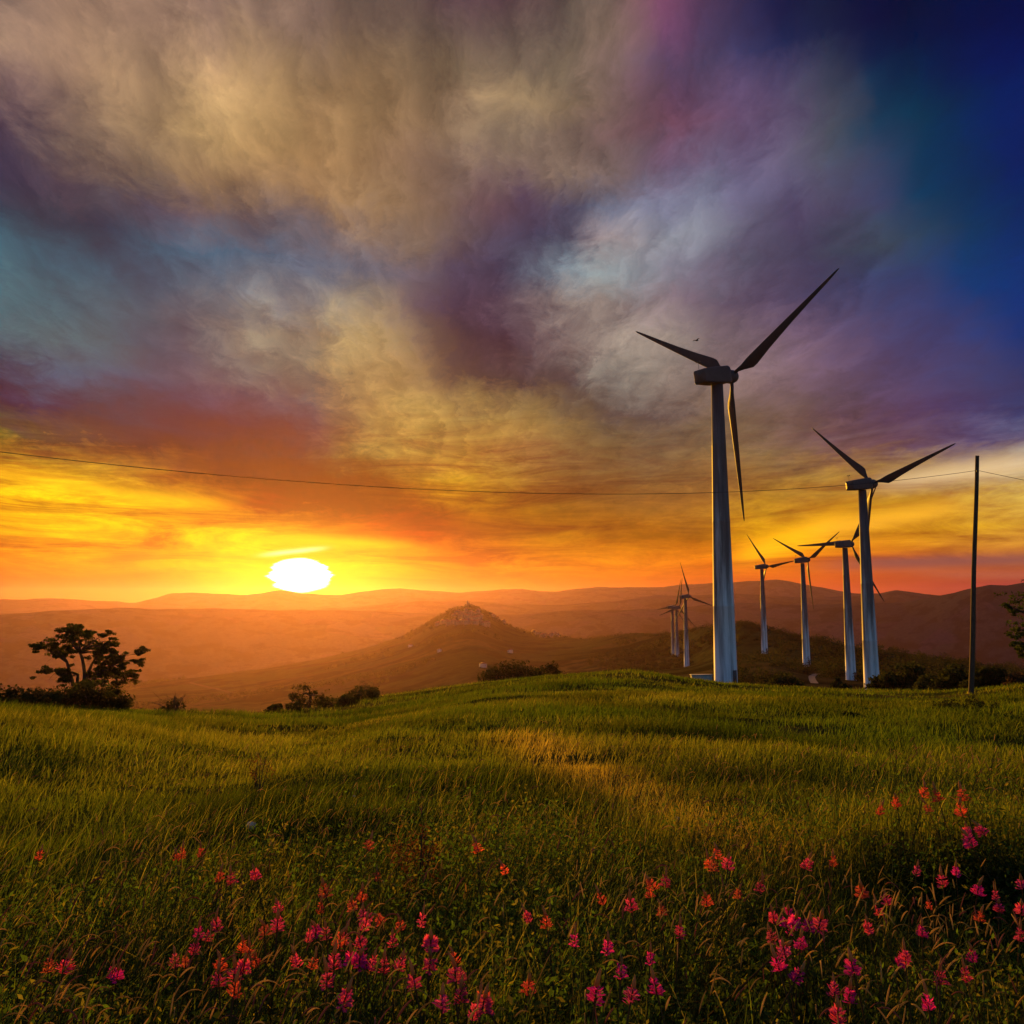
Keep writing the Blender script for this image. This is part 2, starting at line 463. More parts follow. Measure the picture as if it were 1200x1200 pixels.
def dry_and_backlit(x, y):
    """how yellow the grass is at a spot: noise, a drier middle patch and painted warm backlight"""
    d = 0.28 + 0.8 * fbm(x / 7.0 + 3, y / 4.5 + 8, 4)
    r = np.hypot(x, y); a = np.degrees(np.arctan2(x, y))
    d = d + 0.22 * np.exp(-((a - 7 - 1.5 * np.sin(r)) / 7.0) ** 2) * sstep(5, 7, r) * sstep(26, 12, r)
    d = d + 0.26 * np.exp(-((a + 3) / 22.0) ** 2) * sstep(3.6, 5.0, r) * sstep(11, 8, r)  # warm backlight on the foreground, painted in as yellower grass
    d = d + 0.12 * np.exp(-((a + 17) / 11.0) ** 2)
    return np.clip(d, 0, 1)


def scatter(n, d0, d1, power=0.0, amax=50):
    """n points between two distances; power 0 = even on the ground, 1 = even in log distance"""
    u = rs.rand(n)
    r = np.exp(np.log(d0) + u * np.log(d1 / d0)) if power == 1 else np.sqrt(d0 ** 2 + u * (d1 ** 2 - d0 ** 2))
    a = np.radians((rs.rand(n) * 2 - 1) * amax)
    return r * np.sin(a), r * np.cos(a), r


def grass_cols(x, y, n):
    d = np.clip(dry_and_backlit(x, y) + rs.randn(n) * 0.16, 0, 1)[:, None]
    c = np.where(d < 0.5, G_GREEN + (G_OLIVE - G_GREEN) * d * 2, G_OLIVE + (G_STRAW - G_OLIVE) * (d - 0.5) * 2)
    dk = np.clip(0.5 + 1.3 * fbm(x / 2.6 + 31, y / 1.9 + 5, 3), 0, 1)[:, None]
    c = c * (0.55 + 0.6 * dk)
    r = np.hypot(x, y); s_ = (0.9 * np.exp(-(seg_dist(x, y, FLARE_STREAK) / (0.14 + 0.032 * r)) ** 2) * (0.5 + 0.7 * rs.rand(n)))[:, None].clip(0, 1)
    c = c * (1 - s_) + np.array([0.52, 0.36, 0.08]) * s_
    return c * (0.75 + 0.5 * rs.rand(n, 1))


parts = []
WIND = 0.5
# near, middle, far
for (n, d0, d1, pw, hh, ww, seg) in ((112000, 1.6, 11, 0, 0.36, 0.006, 3), (270000, 8, 46, 1, 0.26, 0.010, 3), (170000, 28, 160, 1, 0.24, 0.034, 2)):
    x, y, r = scatter(n, d0, d1, pw)
    re = np.interp(np.arctan2(x, y), EDGE[0], EDGE[1])
    keep = r < re * 1.12
    # clumps: drop blades between tussocks
    dens = 0.62 + 0.9 * fbm(x / 1.3, y / 0.9, 3)
    keep &= rs.rand(n) < np.clip(dens, 0.12, 1)
    x, y, r = x[keep], y[keep], r[keep]; n = len(x)
    tall = np.clip(1 + 1.1 * fbm(x / 3.7 + 11, y / 2.2 + 2, 3), 0.4, 1.7)
    h = hh * tall * (0.55 + 0.7 * rs.rand(n)) * (0.8 if d0 < 5 else 1)
    w = ww * (0.6 + 0.8 * rs.rand(n)) * (1 if d0 < 5 else (r / d0) ** 0.55)
    ang = WIND + rs.randn(n) * 1.3
    lean = np.abs(rs.randn(n)) * 0.4 + 0.15
    pos = np.stack([x, y, terrain(x, y) - 0.02], 1)
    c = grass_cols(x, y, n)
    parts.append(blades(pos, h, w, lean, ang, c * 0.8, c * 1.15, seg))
n = 18000
x, y, r = scatter(n, 2.2, 9.5, 1, 50)
keep = rs.rand(n) < np.clip(0.35 + 1.6 * fbm(x / 1.4 + 2, y / 0.9 + 6, 3) + 0.25 * sstep(4.2, 6.0, r), 0.03, 1)
x, y, r = x[keep], y[keep], r[keep]; n = len(x)
pos = np.stack([x, y, terrain(x, y)], 1)
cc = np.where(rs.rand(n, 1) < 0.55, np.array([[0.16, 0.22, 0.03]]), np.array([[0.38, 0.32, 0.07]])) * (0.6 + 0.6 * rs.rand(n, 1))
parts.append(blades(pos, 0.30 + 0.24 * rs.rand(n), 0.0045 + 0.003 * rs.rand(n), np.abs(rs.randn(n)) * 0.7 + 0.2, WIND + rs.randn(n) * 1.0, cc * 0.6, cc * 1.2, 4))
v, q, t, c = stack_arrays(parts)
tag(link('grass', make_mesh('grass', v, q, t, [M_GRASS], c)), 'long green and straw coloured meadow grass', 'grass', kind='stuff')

# ------------------------------------------------------------------ seeding grass stalks (curved, heavy pale heads)
mb_v = []; nst = 7800
x, y, r = scatter(nst, 2.0, 11, 1, 50)
keep = rs.rand(nst) < np.clip(0.55 + 1.1 * fbm(x / 1.1 + 5, y / 0.8, 2), 0.1, 1)
x, y = x[keep], y[keep]
sp = []
for i in range(len(x)):
    z = float(terrain(x[i], y[i])); H = 0.42 + 0.26 * random.random(); an = 0.4 + random.gauss(0, 0.9); ln = 0.10 + 0.16 * random.random()
    hl = 0.05 + 0.05 * random.random(); hr = (0.0016 + 0.0018 * random.random())
    ts = np.linspace(0, 1, 5)
    px_ = x[i] + math.cos(an) * ln * ts ** 2; py_ = y[i] + math.sin(an) * ln * ts ** 2; pz_ = z + H * ts
    tip = np.array([px_[-1], py_[-1], pz_[-1]])
    b = MB(); g = np.array([0.10, 0.10, 0.03]); s_ = np.array([0.62, 0.42, 0.13]) * (0.55 + 0.6 * random.random())
    if random.random() < 0.25: s_ = np.array([0.30, 0.12, 0.09])
    b.tube(np.stack([px_, py_, pz_], 1), np.linspace(0.0022, 0.0013, 5), 3, False, g)
    dr = random.choice((random.uniform(0.05, 0.5), random.uniform(0.4, 1.5))); tt = np.linspace(0, 1, 6)
    hx = tip[0] + math.cos(an) * hl * (0.35 + 0.5 * dr) * tt; hy = tip[1] + math.sin(an) * hl * (0.35 + 0.5 * dr) * tt
    hz = tip[2] + hl * (0.9 * tt - dr * 0.75 * tt ** 2)
    b.tube(np.stack([hx, hy, hz], 1), hr * np.array([0.4, 0.95, 1.0, 0.9, 0.7, 0.2]), 5, True, s_)
    sp.append((np.concatenate(b.v), np.concatenate(b.q), np.concatenate(b.t) if b.t else np.zeros((0, 3), int), np.concatenate(b.c)))
v, q, t, c = stack_arrays(sp)
tag(link('seeding_grass', make_mesh('seeding_grass', v, q, t, [M_GRASS], c)), 'drooping pale seed heads of wild grass among the flowers', 'grass', kind='stuff')

# ------------------------------------------------------------------ leafy herbs that fill the foreground
def leaf_quads(cen, size, cols, aspect=0.45, flat=0.0):
    n = len(cen)
    d = rs.randn(n, 3); d[:, 2] *= (1 - flat); d /= np.linalg.norm(d, axis=1)[:, None] + 1e-9
    e = rs.randn(n, 3); e -= (e * d).sum(1)[:, None] * d; e /= np.linalg.norm(e, axis=1)[:, None] + 1e-9
    L = (size * 0.5)[:, None] * d; W = (size * 0.5 * aspect)[:, None] * e
    v = np.stack([cen - L, cen + W, cen + L, cen - W], 1).reshape(-1, 3)
    b = np.arange(n) * 4
    q = np.stack([b, b + 1, b + 2, b + 3], 1)
    return v, q, np.zeros((0, 3), int), np.repeat(cols, 4, axis=0)


ns = 9900
x, y, r = scatter(ns, 1.7, 8.5, 0, 50)
keep = rs.rand(ns) < np.clip(sstep(8.5, 4.2, r) + 0.5 * fbm(x * 0.8, y * 0.8, 3), 0.0, 1)
x, y, r = x[keep], y[keep], r[keep]; ns = len(x)
z = terrain(x, y)
H = (0.20 + 0.26 * rs.rand(ns)) * np.clip(1 + 1.3 * fbm(x / 0.9 + 9, y / 0.7, 3), 0.45, 1.6)
parts = []
nl = 20
tt = rs.rand(ns, nl) ** 0.7
a = rs.rand(ns, nl) * 2 * math.pi; rad = 0.03 + 0.075 * rs.rand(ns, nl)
cen = np.stack([x[:, None] + np.cos(a) * rad, y[:, None] + np.sin(a) * rad, z[:, None] + H[:, None] * tt], -1).reshape(-1, 3)
base = np.where(rs.rand(ns, 1) < 0.75, np.array([[0.07, 0.125, 0.024]]), np.array([[0.17, 0.15, 0.035]]))
cl = np.repeat(base * (0.6 + 0.8 * rs.rand(ns, 1)), nl, axis=0) * (0.8 + 0.4 * rs.rand(ns * nl, 1))
parts.append(leaf_quads(cen, 0.022 + 0.02 * rs.rand(len(cen)), cl, 0.42))
pos = np.stack([x, y, z], 1)
parts.append(blades(pos, H, np.full(ns, 0.006), np.full(ns, 0.1), rs.rand(ns) * 6, np.tile([[0.05, 0.055, 0.02]], (ns, 1)), None, 2))
v, q, t, c = stack_arrays(parts)
tag(link('wild_herbs', make_mesh('wild_herbs', v, q, t, [M_HERB], c)), 'dark low leafy herbs filling the foreground meadow', 'herbs', kind='stuff')

# ------------------------------------------------------------------ flowers
FCOL = {'magenta': np.array([0.88, 0.04, 0.48]), 'pink': np.array([0.88, 0.10, 0.30]), 'coral': np.array([0.88, 0.17, 0.10])}


def flower_meshes(kind, seed):
    r_ = random.Random(seed); H = 1.0
    st = MB(); st.tube([(0, 0, -0.06), (0.012, 0.0, 0.2), (0.02, 0.012, 0.42)], [0.0030, 0.0026, 0.0018], 5, True, np.array([0.10, 0.07, 0.03]))
    # flower head: whorls of small hooded petals
    cs = []; vs = []; qs = []; n = 0
    col = FCOL[kind] * (1.0, 0.92, 0.8, 1.0, 0.6, 0.7)[seed % 10] + (np.array([0.05, 0.04, 0.03]) if seed % 10 == 4 else 0)
    for k in range(6):
        f = k / 5.0; zz = 0.382 + 0.036 * f + r_.uniform(-.003, .003); rr = 0.019 * (1 - 0.5 * f * f)
        for j in range(7):
            if r_.random() < 0.22: continue
            a = j * math.tau / 7 + k * 0.6 + r_.uniform(-.35, .35); s = 0.0135 * r_.uniform(0.6, 1.3) * (1 - 0.25 * f)
            dx, dy = math.cos(a), math.sin(a); tx, ty = -dy, dx; up_ = r_.uniform(-0.35, 0.9)
            q_ = rr * r_.uniform(0.75, 1.25)
            b0 = np.array([0.02 + dx * 0.003, 0.012 + dy * 0.003, zz - 0.004]); b1 = np.array([0.02 + dx * q_, 0.012 + dy * q_, zz + r_.uniform(-.004, .006)])
            for sg in (-1, 1):
                e_ = np.array([tx * sg, ty * sg, 0.35]) * s * 0.6
                v = np.array([b0, b1 + e_ * 0.9, b1 + np.array([dx * 0.6, dy * 0.6, up_]) * s + e_ * 0.4, b1 - e_ * 0.1 + np.array([dx, dy, up_]) * s * 0.3])
                vs.append(v); qs.append((n, n + 1, n + 2, n + 3)); n += 4
                cs.append(np.tile(col * r_.uniform(0.65, 1.15) + 0.03 * r_.random(), (4, 1)))
    bl = make_mesh('blossom', np.concatenate(vs), qs, None, [M_PETAL], np.concatenate(cs))
    tp = MB(); L = r_.uniform(0.03, 0.055); bx = r_.uniform(-.02, .02)
    tp.tube([(0.02, 0.012, 0.425), (0.02 + bx * .4, 0.012, 0.425 + L * .5), (0.02 + bx, 0.014, 0.425 + L)], [0.0070, 0.0058, 0.0012], 6, True, np.array([0.45, 0.24, 0.09]))
    nl = 34; zc = np.array([r_.uniform(0.05, 0.33) for _ in range(nl)])
    cen = np.stack([np.array([r_.gauss(0, 0.05) for _ in range(nl)]), np.array([r_.gauss(0, 0.05) for _ in range(nl)]), zc], 1)
    lv, lq, lt, lc = leaf_quads(cen, np.full(nl, 0.03), np.tile([[0.045, 0.065, 0.015]], (nl, 1)) * (0.6 + 0.7 * rs.rand(nl, 1)), 0.4)
    return (st.mesh('stem', [M_LEAF], True), bl, tp.mesh('bud_tip', [M_LEAF], True), make_mesh('foliage', lv, lq, None, [M_LEAF], lc))


FL = """46,1003,c 207,1006,c 213,1001,c 236,999,c 258,1028,c 271,1031,p 299,1026,p 254,1084,p 233,1093,m 245,1097,p 228,1112,p 205,1126,p 217,1128,c 284,1110,c 293,1116,c 300,1127,c 258,1131,c 275,1142,p
285,1134,p 275,1160,c 57,1132,c 76,1133,p 131,1141,m 138,1143,m 326,1064,p 325,1084,p 310,1091,c 362,1098,p 370,1092,m 382,1094,p 347,1127,p 367,1130,c 391,1128,p 380,1045,c 376,1065,c 256,1149,p 398,1104,c 383,1148,p
433,990,c 442,1028,c 424,1052,c 413,1062,c 426,1073,m 431,1075,p 428,1084,p 445,1078,c 469,1086,c 494,1079,p 404,1100,p 422,1106,p 411,1123,m 422,1127,m 469,1130,p 504,1106,p 504,1130,p 533,1124,c 533,1141,p 541,1145,p
436,1130,p 450,1133,p 485,1151,p 405,1171,p 540,1168,p 567,1171,c 567,1178,p 518,1177,m 556,1186,p 460,1104,p 559,994,c 591,1020,c 618,1075,p 640,1081,c 705,1055,c 739,1061,p 762,1047,c 764,1038,c 780,1034,p 775,1068,c
673,1102,m 712,1110,m 728,1138,m 762,1123,m 740,1168,m 768,1157,m 698,1165,m 619,1157,c 797,1092,p 830,1012,c 840,1002,c 853,1013,p 836,1015,c 828,1057,c 865,1048,c 891,1040,p 946,1013,p 976,1010,c 1010,1046,c 906,1076,p
924,1072,m 926,1090,m 920,1081,m 931,1080,m 948,1086,m 961,1083,p 904,1097,p 917,1112,m 920,1117,m 939,1106,m 912,1131,m 934,1145,m 1018,1088,p 1029,1067,p 1039,1055,p 1074,1021,m 1104,1033,p 1120,1021,m 1137,987,m 1134,975,p
1150,974,p 1083,929,c 1099,934,c 1128,933,c 1050,941,c 1032,951,c 1087,947,c 1126,950,c 1146,1044,m 1089,1061,c 1149,1076,c 1167,1050,p 1171,1064,p 1197,1037,m 1197,1066,p 1080,1092,m 1056,1127,m 1061,1122,p 999,1135,m 977,1161,p
996,1167,m 982,1190,p 1140,1121,m 1132,1143,p 1088,1176,m 1195,1097,p 1102,1147,p"""
flowers = [(float(a), float(b), {'m': 'magenta', 'p': 'pink', 'c': 'coral'}[k]) for a, b, k in (s.split(',') for s in FL.split())]
PROTO = {(k, s): flower_meshes(k, 10 * i + s) for i, k in enumerate(FCOL) for s in range(6)}


def patch_of(px, py):
    if px < 160: return 'the weeds at the far left'
    if px < 345: return 'the left patch' if py > 1040 else 'the tall grass above the left patch'
    if px < 600:
        if py < 1060: return 'the tall grass below the hilltop village'
        return 'the dense patch below the small sparse tree' if py < 1118 else 'the bottom fringe of the dense patch'
    if px < 810: return 'the loose patch below the far turbines'
    if px < 965:
        return 'the golden grass below the biggest turbine' if py < 1065 else 'the tight bunch below the biggest turbine'
    if py < 965: return 'the crest of the dark mound at right'
    return 'the dark thicket below the pole' if py < 1100 else 'the bottom right corner thicket'


ORD = 'first second third fourth fifth sixth seventh eighth ninth tenth eleventh twelfth thirteenth fourteenth fifteenth sixteenth'.split()
groups = {}
for i, f in enumerate(flowers): groups.setdefault((patch_of(f[0], f[1]), f[2]), []).append(i)
for (pt, kc), idx in groups.items():
    idx.sort(key=lambda i: flowers[i][0])
    for n, i in enumerate(idx):
        px, py, kc = flowers[i]
        if len(idx) == 1: lab = f'only {kc} sainfoin spike in {pt}'
        elif n == len(idx) - 1: lab = f'rightmost {kc} sainfoin spike in {pt}'
        elif n == 0: lab = f'leftmost {kc} sainfoin spike in {pt}'
        else: lab = f'{ORD[n]} {kc} sainfoin spike from left in {pt}'
        hgt = 0.50 + 0.10 * random.random()
        p = ground_hit(px, py, hgt, 40)
        s = hgt / 0.40
        sc = 1.0
        o = empty('sainfoin_flower', (p[0], p[1], p[2] - hgt), 0)
        ms = PROTO[(kc, random.randrange(6))]
        rz = random.random() * 6.28; k = s * random.uniform(0.75, 1.25)
        kk = 0.72 if py > 1060 else (0.85 if py > 1000 else 1.0)
        for nm, me in zip(('stem', 'blossom', 'bud_tip', 'foliage'), ms):
            c_ = link(nm, me, o)
            if nm in ('blossom', 'bud_tip'):
                # larger heads stay centred on their stem top
                c_.scale = (kk, kk, kk); piv = Vector((0.02, 0.012, 0.40)); c_.location = piv - piv * kk
        o.rotation_euler = (random.gauss(0, .2), random.gauss(0, .2), rz); o.scale = (k, k, s)
        # keep the head on its spot after the turn
        o.location = Vector((p[0], p[1], p[2])) - (o.rotation_euler.to_matrix() @ Vector((0.02 * k, 0.012 * k, 0.40 * s)))
        tag(o, lab, 'flower', 'pink wildflowers in the foreground')


# ------------------------------------------------------------------ turbines
H0 = 52.0; RB_ = 25.5


def turbine_meshes():
    t = MB()
    prof = [(-9, 2.05), (0, 1.95), (0.25, 1.95), (0.26, 1.9), (13, 1.72), (13.08, 1.76), (13.2, 1.72), (27, 1.45), (27.1, 1.49), (27.25, 1.45), (40, 1.18), (40.1, 1.2), (40.2, 1.17), (50.6, 0.98)]
    n = 40; a = np.arange(n) * 2 * math.pi / n
    t.loft([np.stack([r * np.cos(a), r * np.sin(a), np.full(n, z)], 1) for z, r in prof])
    tower = t.mesh('tower', [M_TURB], True)
    # nacelle: rounded box lofted along x, deeper towards the rear
    b = MB(); rings_ = []
    for xx, w, zb, zt in ((-4.4, 1.2, -0.95, 1.1), (-4.25, 1.3, -1.1, 1.25), (-1.6, 1.5, -1.25, 1.5), (0.6, 1.55, -1.3, 1.65), (1.6, 1.5, -1.3, 1.7), (2.3, 1.3, -1.15, 1.45), (2.55, 1.0, -0.9, 1.1)):
        m = 20; th = np.arange(m) * 2 * math.pi / m + math.pi / m
        cx = np.sign(np.cos(th)) * np.abs(np.cos(th)) ** 0.16; sx = np.sign(np.sin(th)) * np.abs(np.sin(th)) ** 0.16
        rings_.append(np.stack([np.full(m, xx), w * cx, (zt + zb) / 2 + (zt - zb) / 2 * sx], 1))
    b.loft(rings_)
    nac = b.mesh('nacelle', [M_NAC])
    h = MB(); rr = [(2.56, 0.95), (3.2, 1.2), (4.0, 1.2), (4.6, 1.0), (5.1, 0.6), (5.3, 0.12)]
    m = 20; th = np.arange(m) * 2 * math.pi / m
    h.loft([np.stack([np.full(m, xx), r * np.cos(th), r * np.sin(th)], 1) for xx, r in rr])
    hub = h.mesh('hub', [M_NAC], True)
    # blade along +z from the hub axis; chord along y, thickness along x
    bl = MB(); st = [(0.6, 0.62, 0.62, 0.0, 0), (1.8, 0.62, 0.6, 0.0, 4), (2.8, 1.0, 0.5, -0.25, 12), (4.4, 2.0, 0.42, -0.62, 13), (5.4, 2.05, 0.36, -0.62, 11), (9, 1.62, 0.27, -0.42, 8), (14, 1.18, 0.19, -0.24, 4), (19, 0.8, 0.12, -0.12, 2), (23, 0.52, 0.07, -0.05, 0.5), (25, 0.3, 0.045, 0, 0), (25.5, 0.1, 0.02, 0, 0)]
    rg = []; m = 16; th = np.arange(m) * 2 * math.pi / m
    for z, ch, tk, oy, tw in st:
        yy = ch * 0.5 * np.cos(th); xx = tk * 0.5 * np.sin(th) * (1 + 0.35 * np.cos(th)); yy = yy + oy
        ca, sa = math.cos(R(tw + 3)), math.sin(R(tw + 3))
        rg.append(np.stack([xx * ca - yy * sa, xx * sa + yy * ca, np.full(m, z)], 1))
    bl.loft(rg)
    blade = bl.mesh('blade', [M_BLADE], True)
    ms = MB(); ms.tube([(-3.7, 0.5, 1.2), (-3.7, 0.5, 2.9)], 0.035, 6); ms.tube([(-3.7, 0.15, 2.6), (-3.7, 0.85, 2.6)], 0.03, 6); ms.box((-3.7, 0.15, 2.7), (0.09, 0.09, 0.1)); ms.box((-3.7, 0.85, 2.7), (0.09, 0.09, 0.1))
    mast = ms.mesh('wind_mast', [M_NAC])
    d = MB(); d.box((0, -1.915, 1.75), (0.42, 0.05, 1.05)); d.box((0, -2.2, 0.55), (0.6, 0.35, 0.08))
    door = d.mesh('door', [M_NAC])
    return tower, nac, hub, blade, mast, door


TM = turbine_meshes()
TURB = [  # hub px, py, radius px, yaw off the line of sight, blade phase, rotor tilt, label
    (856.5, 441.5, 170.4, 39.7, 26.5, 9.5, 'largest and nearest wind turbine, on the brow of the field'),
    (1022.2, 567.1, 115, 41.6, 13.9, 7, 'second largest wind turbine, tower standing left of the bare pole'),
    (997, 637.7, 76.5, 35.8, 58.1, 4, 'wind turbine half hidden behind the second largest tower, one blade pointing left'),
    (946.4, 656, 58.3, 43.3, 30.2, 6, 'wind turbine beside the pale dirt track, one blade pointing almost straight down'),
    (898.3, 663.8, 49.5, 49.3, 5.5, 5.5, 'wind turbine on the wooded slope just right of the largest tower'),
    (807.6, 698.9, 41.7, 50.4, 104.6, 5, 'rightmost and tallest of three distant turbines left of the largest tower'),
    (796, 712, 35.5, 44, 76, 5, 'middle of three distant turbines left of the largest tower'),
    (791.5, 711, 34.5, 50, 66, 5, 'leftmost of three distant turbines left of the largest tower'),
]
for i, (px, py, rp, yaw, ph, tilt, lab) in enumerate(TURB):
    dep = F * RB_ / rp
    hubp = pdir(px, py) * dep + np.array([0, 0, EYE])
    A = math.atan2(hubp[0], hubp[1]) + R(yaw)
    ax = np.array([math.sin(A), math.cos(A), 0])
    tl = R(tilt); Mt = Matrix.Rotation(-tl, 3, 'Y')
    off = Mt @ Vector((3.7, 0, 0))
    c = hubp - ax * off.x                    # tower axis
    zg = float(terrain(c[0], c[1])); hz_w = hubp[2] - off.z; hh = hz_w - zg
    print('turbine', i, 'depth %.0f hub above ground %.1f' % (dep, hh), 'base px', project([c[0], c[1], zg]))
    zb = hz_w - H0 if not 44 < hh < 58 else zg
    sz = (hz_w - zb) / H0
    root = empty('wind_turbine', (c[0], c[1], zb), math.pi / 2 - A)
    tag(root, lab, 'wind turbine', 'wind turbines along the ridge')
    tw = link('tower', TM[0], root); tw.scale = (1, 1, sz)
    hz = hz_w - zb
    na = link('nacelle', TM[1], root, (0, 0, hz)); na.rotation_euler = (0, -tl, 0)
    hb = link('hub', TM[2], root, (0, 0, hz)); hb.rotation_euler = (0, -tl, 0)
    if i < 5:
        link('wind_mast', TM[4], na)
        link('door', TM[5], tw)
    for k in range(3):
        b = link('blade', TM[3], root, (off.x, 0, hz + off.z))
        b.rotation_euler = (Mt @ Matrix.Rotation(math.pi / 2 - R(ph + 120 * k), 3, 'X')).to_euler()


# ------------------------------------------------------------------ trees and bushes
def clump_leaves(clumps, per, size, base, jitter=0.3, flat=0.0):
    """clumps: rows (x, y, z, rx, ry, rz); leaves gather towards each clump's rim"""
    cl = np.asarray(clumps, float); n = len(cl)
    d = rs.randn(n, per, 3); d /= np.linalg.norm(d, axis=2)[:, :, None]
    rad = rs.rand(n, per, 1) ** 0.45 * (0.85 + 0.35 * rs.rand(n, per, 1))
    cen = (cl[:, None, :3] + d * rad * cl[:, None, 3:6]).reshape(-1, 3)
    tone = np.repeat(0.65 + 0.7 * rs.rand(n, 1), per, axis=0)
    c = np.asarray(base)[None] * tone * (1 + jitter * (rs.rand(n * per, 1) * 2 - 1))
    return leaf_quads(cen, size * (0.6 + 0.8 * rs.rand(n * per)), c, 0.55, flat)


def limb(b, p0, p1, r0, r1, bow=0.12, n=6):
    p0 = np.asarray(p0, float); p1 = np.asarray(p1, float); L = np.linalg.norm(p1 - p0)
    t = np.linspace(0, 1, n)[:, None]
    side = rs.randn(3) * bow * L; side[2] = abs(side[2]) * 0.6
    pts = p0 + (p1 - p0) * t + side * np.sin(t * math.pi) + np.array([0, 0, 0.06 * L]) * np.sin(t * math.pi)
    b.tube(pts, r0 + (r1 - r0) * t[:, 0], 7)


def px_tree(name, cat, label, base_px, dist, clumps_px, forks, trunk_r, per, leaf, col, depth=0.8, group=None, min_limb=0):
    """tree whose crown clumps are given where they stand out (photo px) at a real distance"""
    dirb = pdir(*base_px); s = dist
    bp = dirb * s + np.array([0, 0, EYE]); bp[2] = float(terrain(bp[0], bp[1])) - 0.05
    root = empty(name, tuple(bp)); tag(root, label, cat, group)
    def at(px, py, dy):
        p = pdir(px, py) * s + np.array([0, 0, EYE]) - bp
        return np.array([p[0], p[1] + dy, p[2]])
    m = s / F
    cl = []
    for (px, py, rp) in clumps_px:
        dy = rs.uniform(-1, 1) * depth
        c = at(px, py, dy); cl.append((*c, rp * m * 1.15, rp * m * 1.25, rp * m * 0.82))
    sub = []
    for k in cl:                                # ragged: every clump is a few smaller sprays
        for _ in range(10):
            o_ = rs.randn(3) * np.array([0.66, 0.55, 0.55]); f_ = rs.uniform(0.32, 0.6)
            sub.append((k[0] + o_[0] * k[3], k[1] + o_[1] * k[4], k[2] + o_[2] * k[5], k[3] * f_, k[4] * f_, k[5] * f_ * 0.7))
    v, q, t, c = clump_leaves(sub, max(per // 7, 10), leaf, col)
    b = MB()
    fk = [at(px, py, rs.uniform(-.3, .3) * depth) for px, py in forks]
    for f in fk: limb(b, (rs.uniform(-.1, .1), rs.uniform(-.1, .1), -0.2), f, trunk_r, trunk_r * 0.62, 0.05)
    for k in cl:
        k = np.array(k[:3]); f = min(fk, key=lambda g: np.linalg.norm(g - k) + (2 if g[2] > k[2] + 0.4 else 0))
        limb(b, f, k, trunk_r * 0.5, trunk_r * 0.1, 0.12)
        for _ in range(3):
            limb(b, k, k + rs.randn(3) * 0.35 * np.array([1, 1, 0.7]), trunk_r * 0.12, trunk_r * 0.04, 0.1, 4)
    link('trunk', b.mesh('trunk', [M_BARK], True), root)
    link('crown', make_mesh('crown', v, q, None, [M_LEAF], c), root)
    return root


rs.seed(77)
z7 = lambda L: [(20 + a / 6.0, 710 + b / 6.0, c / 6.0) for a, b, c in L]
CR = z7([(300, 185, 50), (350, 165, 45), (385, 150, 28), (420, 215, 60), (520, 195, 60), (570, 200, 32), (215, 285, 45), (270, 310, 62), (330, 280, 60), (310, 345, 45), (430, 285, 55), (515, 285, 52), (590, 265, 45), (480, 200, 40),
         (690, 300, 36), (630, 340, 62), (560, 340, 55), (690, 370, 50), (735, 355, 30), (830, 335, 34), (855, 395, 34), (795, 385, 32), (795, 440, 46), (850, 470, 32), (745, 450, 45), (235, 470, 32), (280, 450, 40), (330, 475, 45), (365, 525, 34),
         (415, 470, 34), (540, 470, 36), (610, 460, 40), (570, 540, 40), (690, 510, 60), (750, 540, 55), (650, 560, 60), (630, 610, 50), (760, 590, 22), (640, 410, 45)])
px_tree('oak_tree', 'tree', 'spreading dark tree with forked trunk standing alone at the left field edge', (94, 828), 48, CR, [(91, 790), (97, 765), (105, 778), (112, 792), (82, 775)], 0.13, 480, 0.13, (0.05, 0.055, 0.014), 1.4)
# crown of a tree that stands just outside the right edge
CT = [(1196, 703, 9), (1192, 710, 6), (1200, 715, 8), (1196, 733, 6), (1203, 728, 9), (1193, 746, 7), (1199, 740, 7), (1192, 755, 6), (1203, 758, 6), (1215, 700, 14), (1230, 690, 18), (1250, 680, 22), (1270, 700, 22), (1225, 725, 18), (1250, 720, 24), (1230, 750, 15), (1262, 745, 20), (1240, 765, 14), (1280, 730, 18), (1215, 742, 12), (1212, 765, 8)]
px_tree('roadside_tree', 'tree', 'leafy tree whose crown reaches in over the right edge', (1243, 812), 46, CT, [(1240, 775), (1232, 745), (1255, 750)], 0.2, 150, 0.17, (0.06, 0.075, 0.018), 1.2)


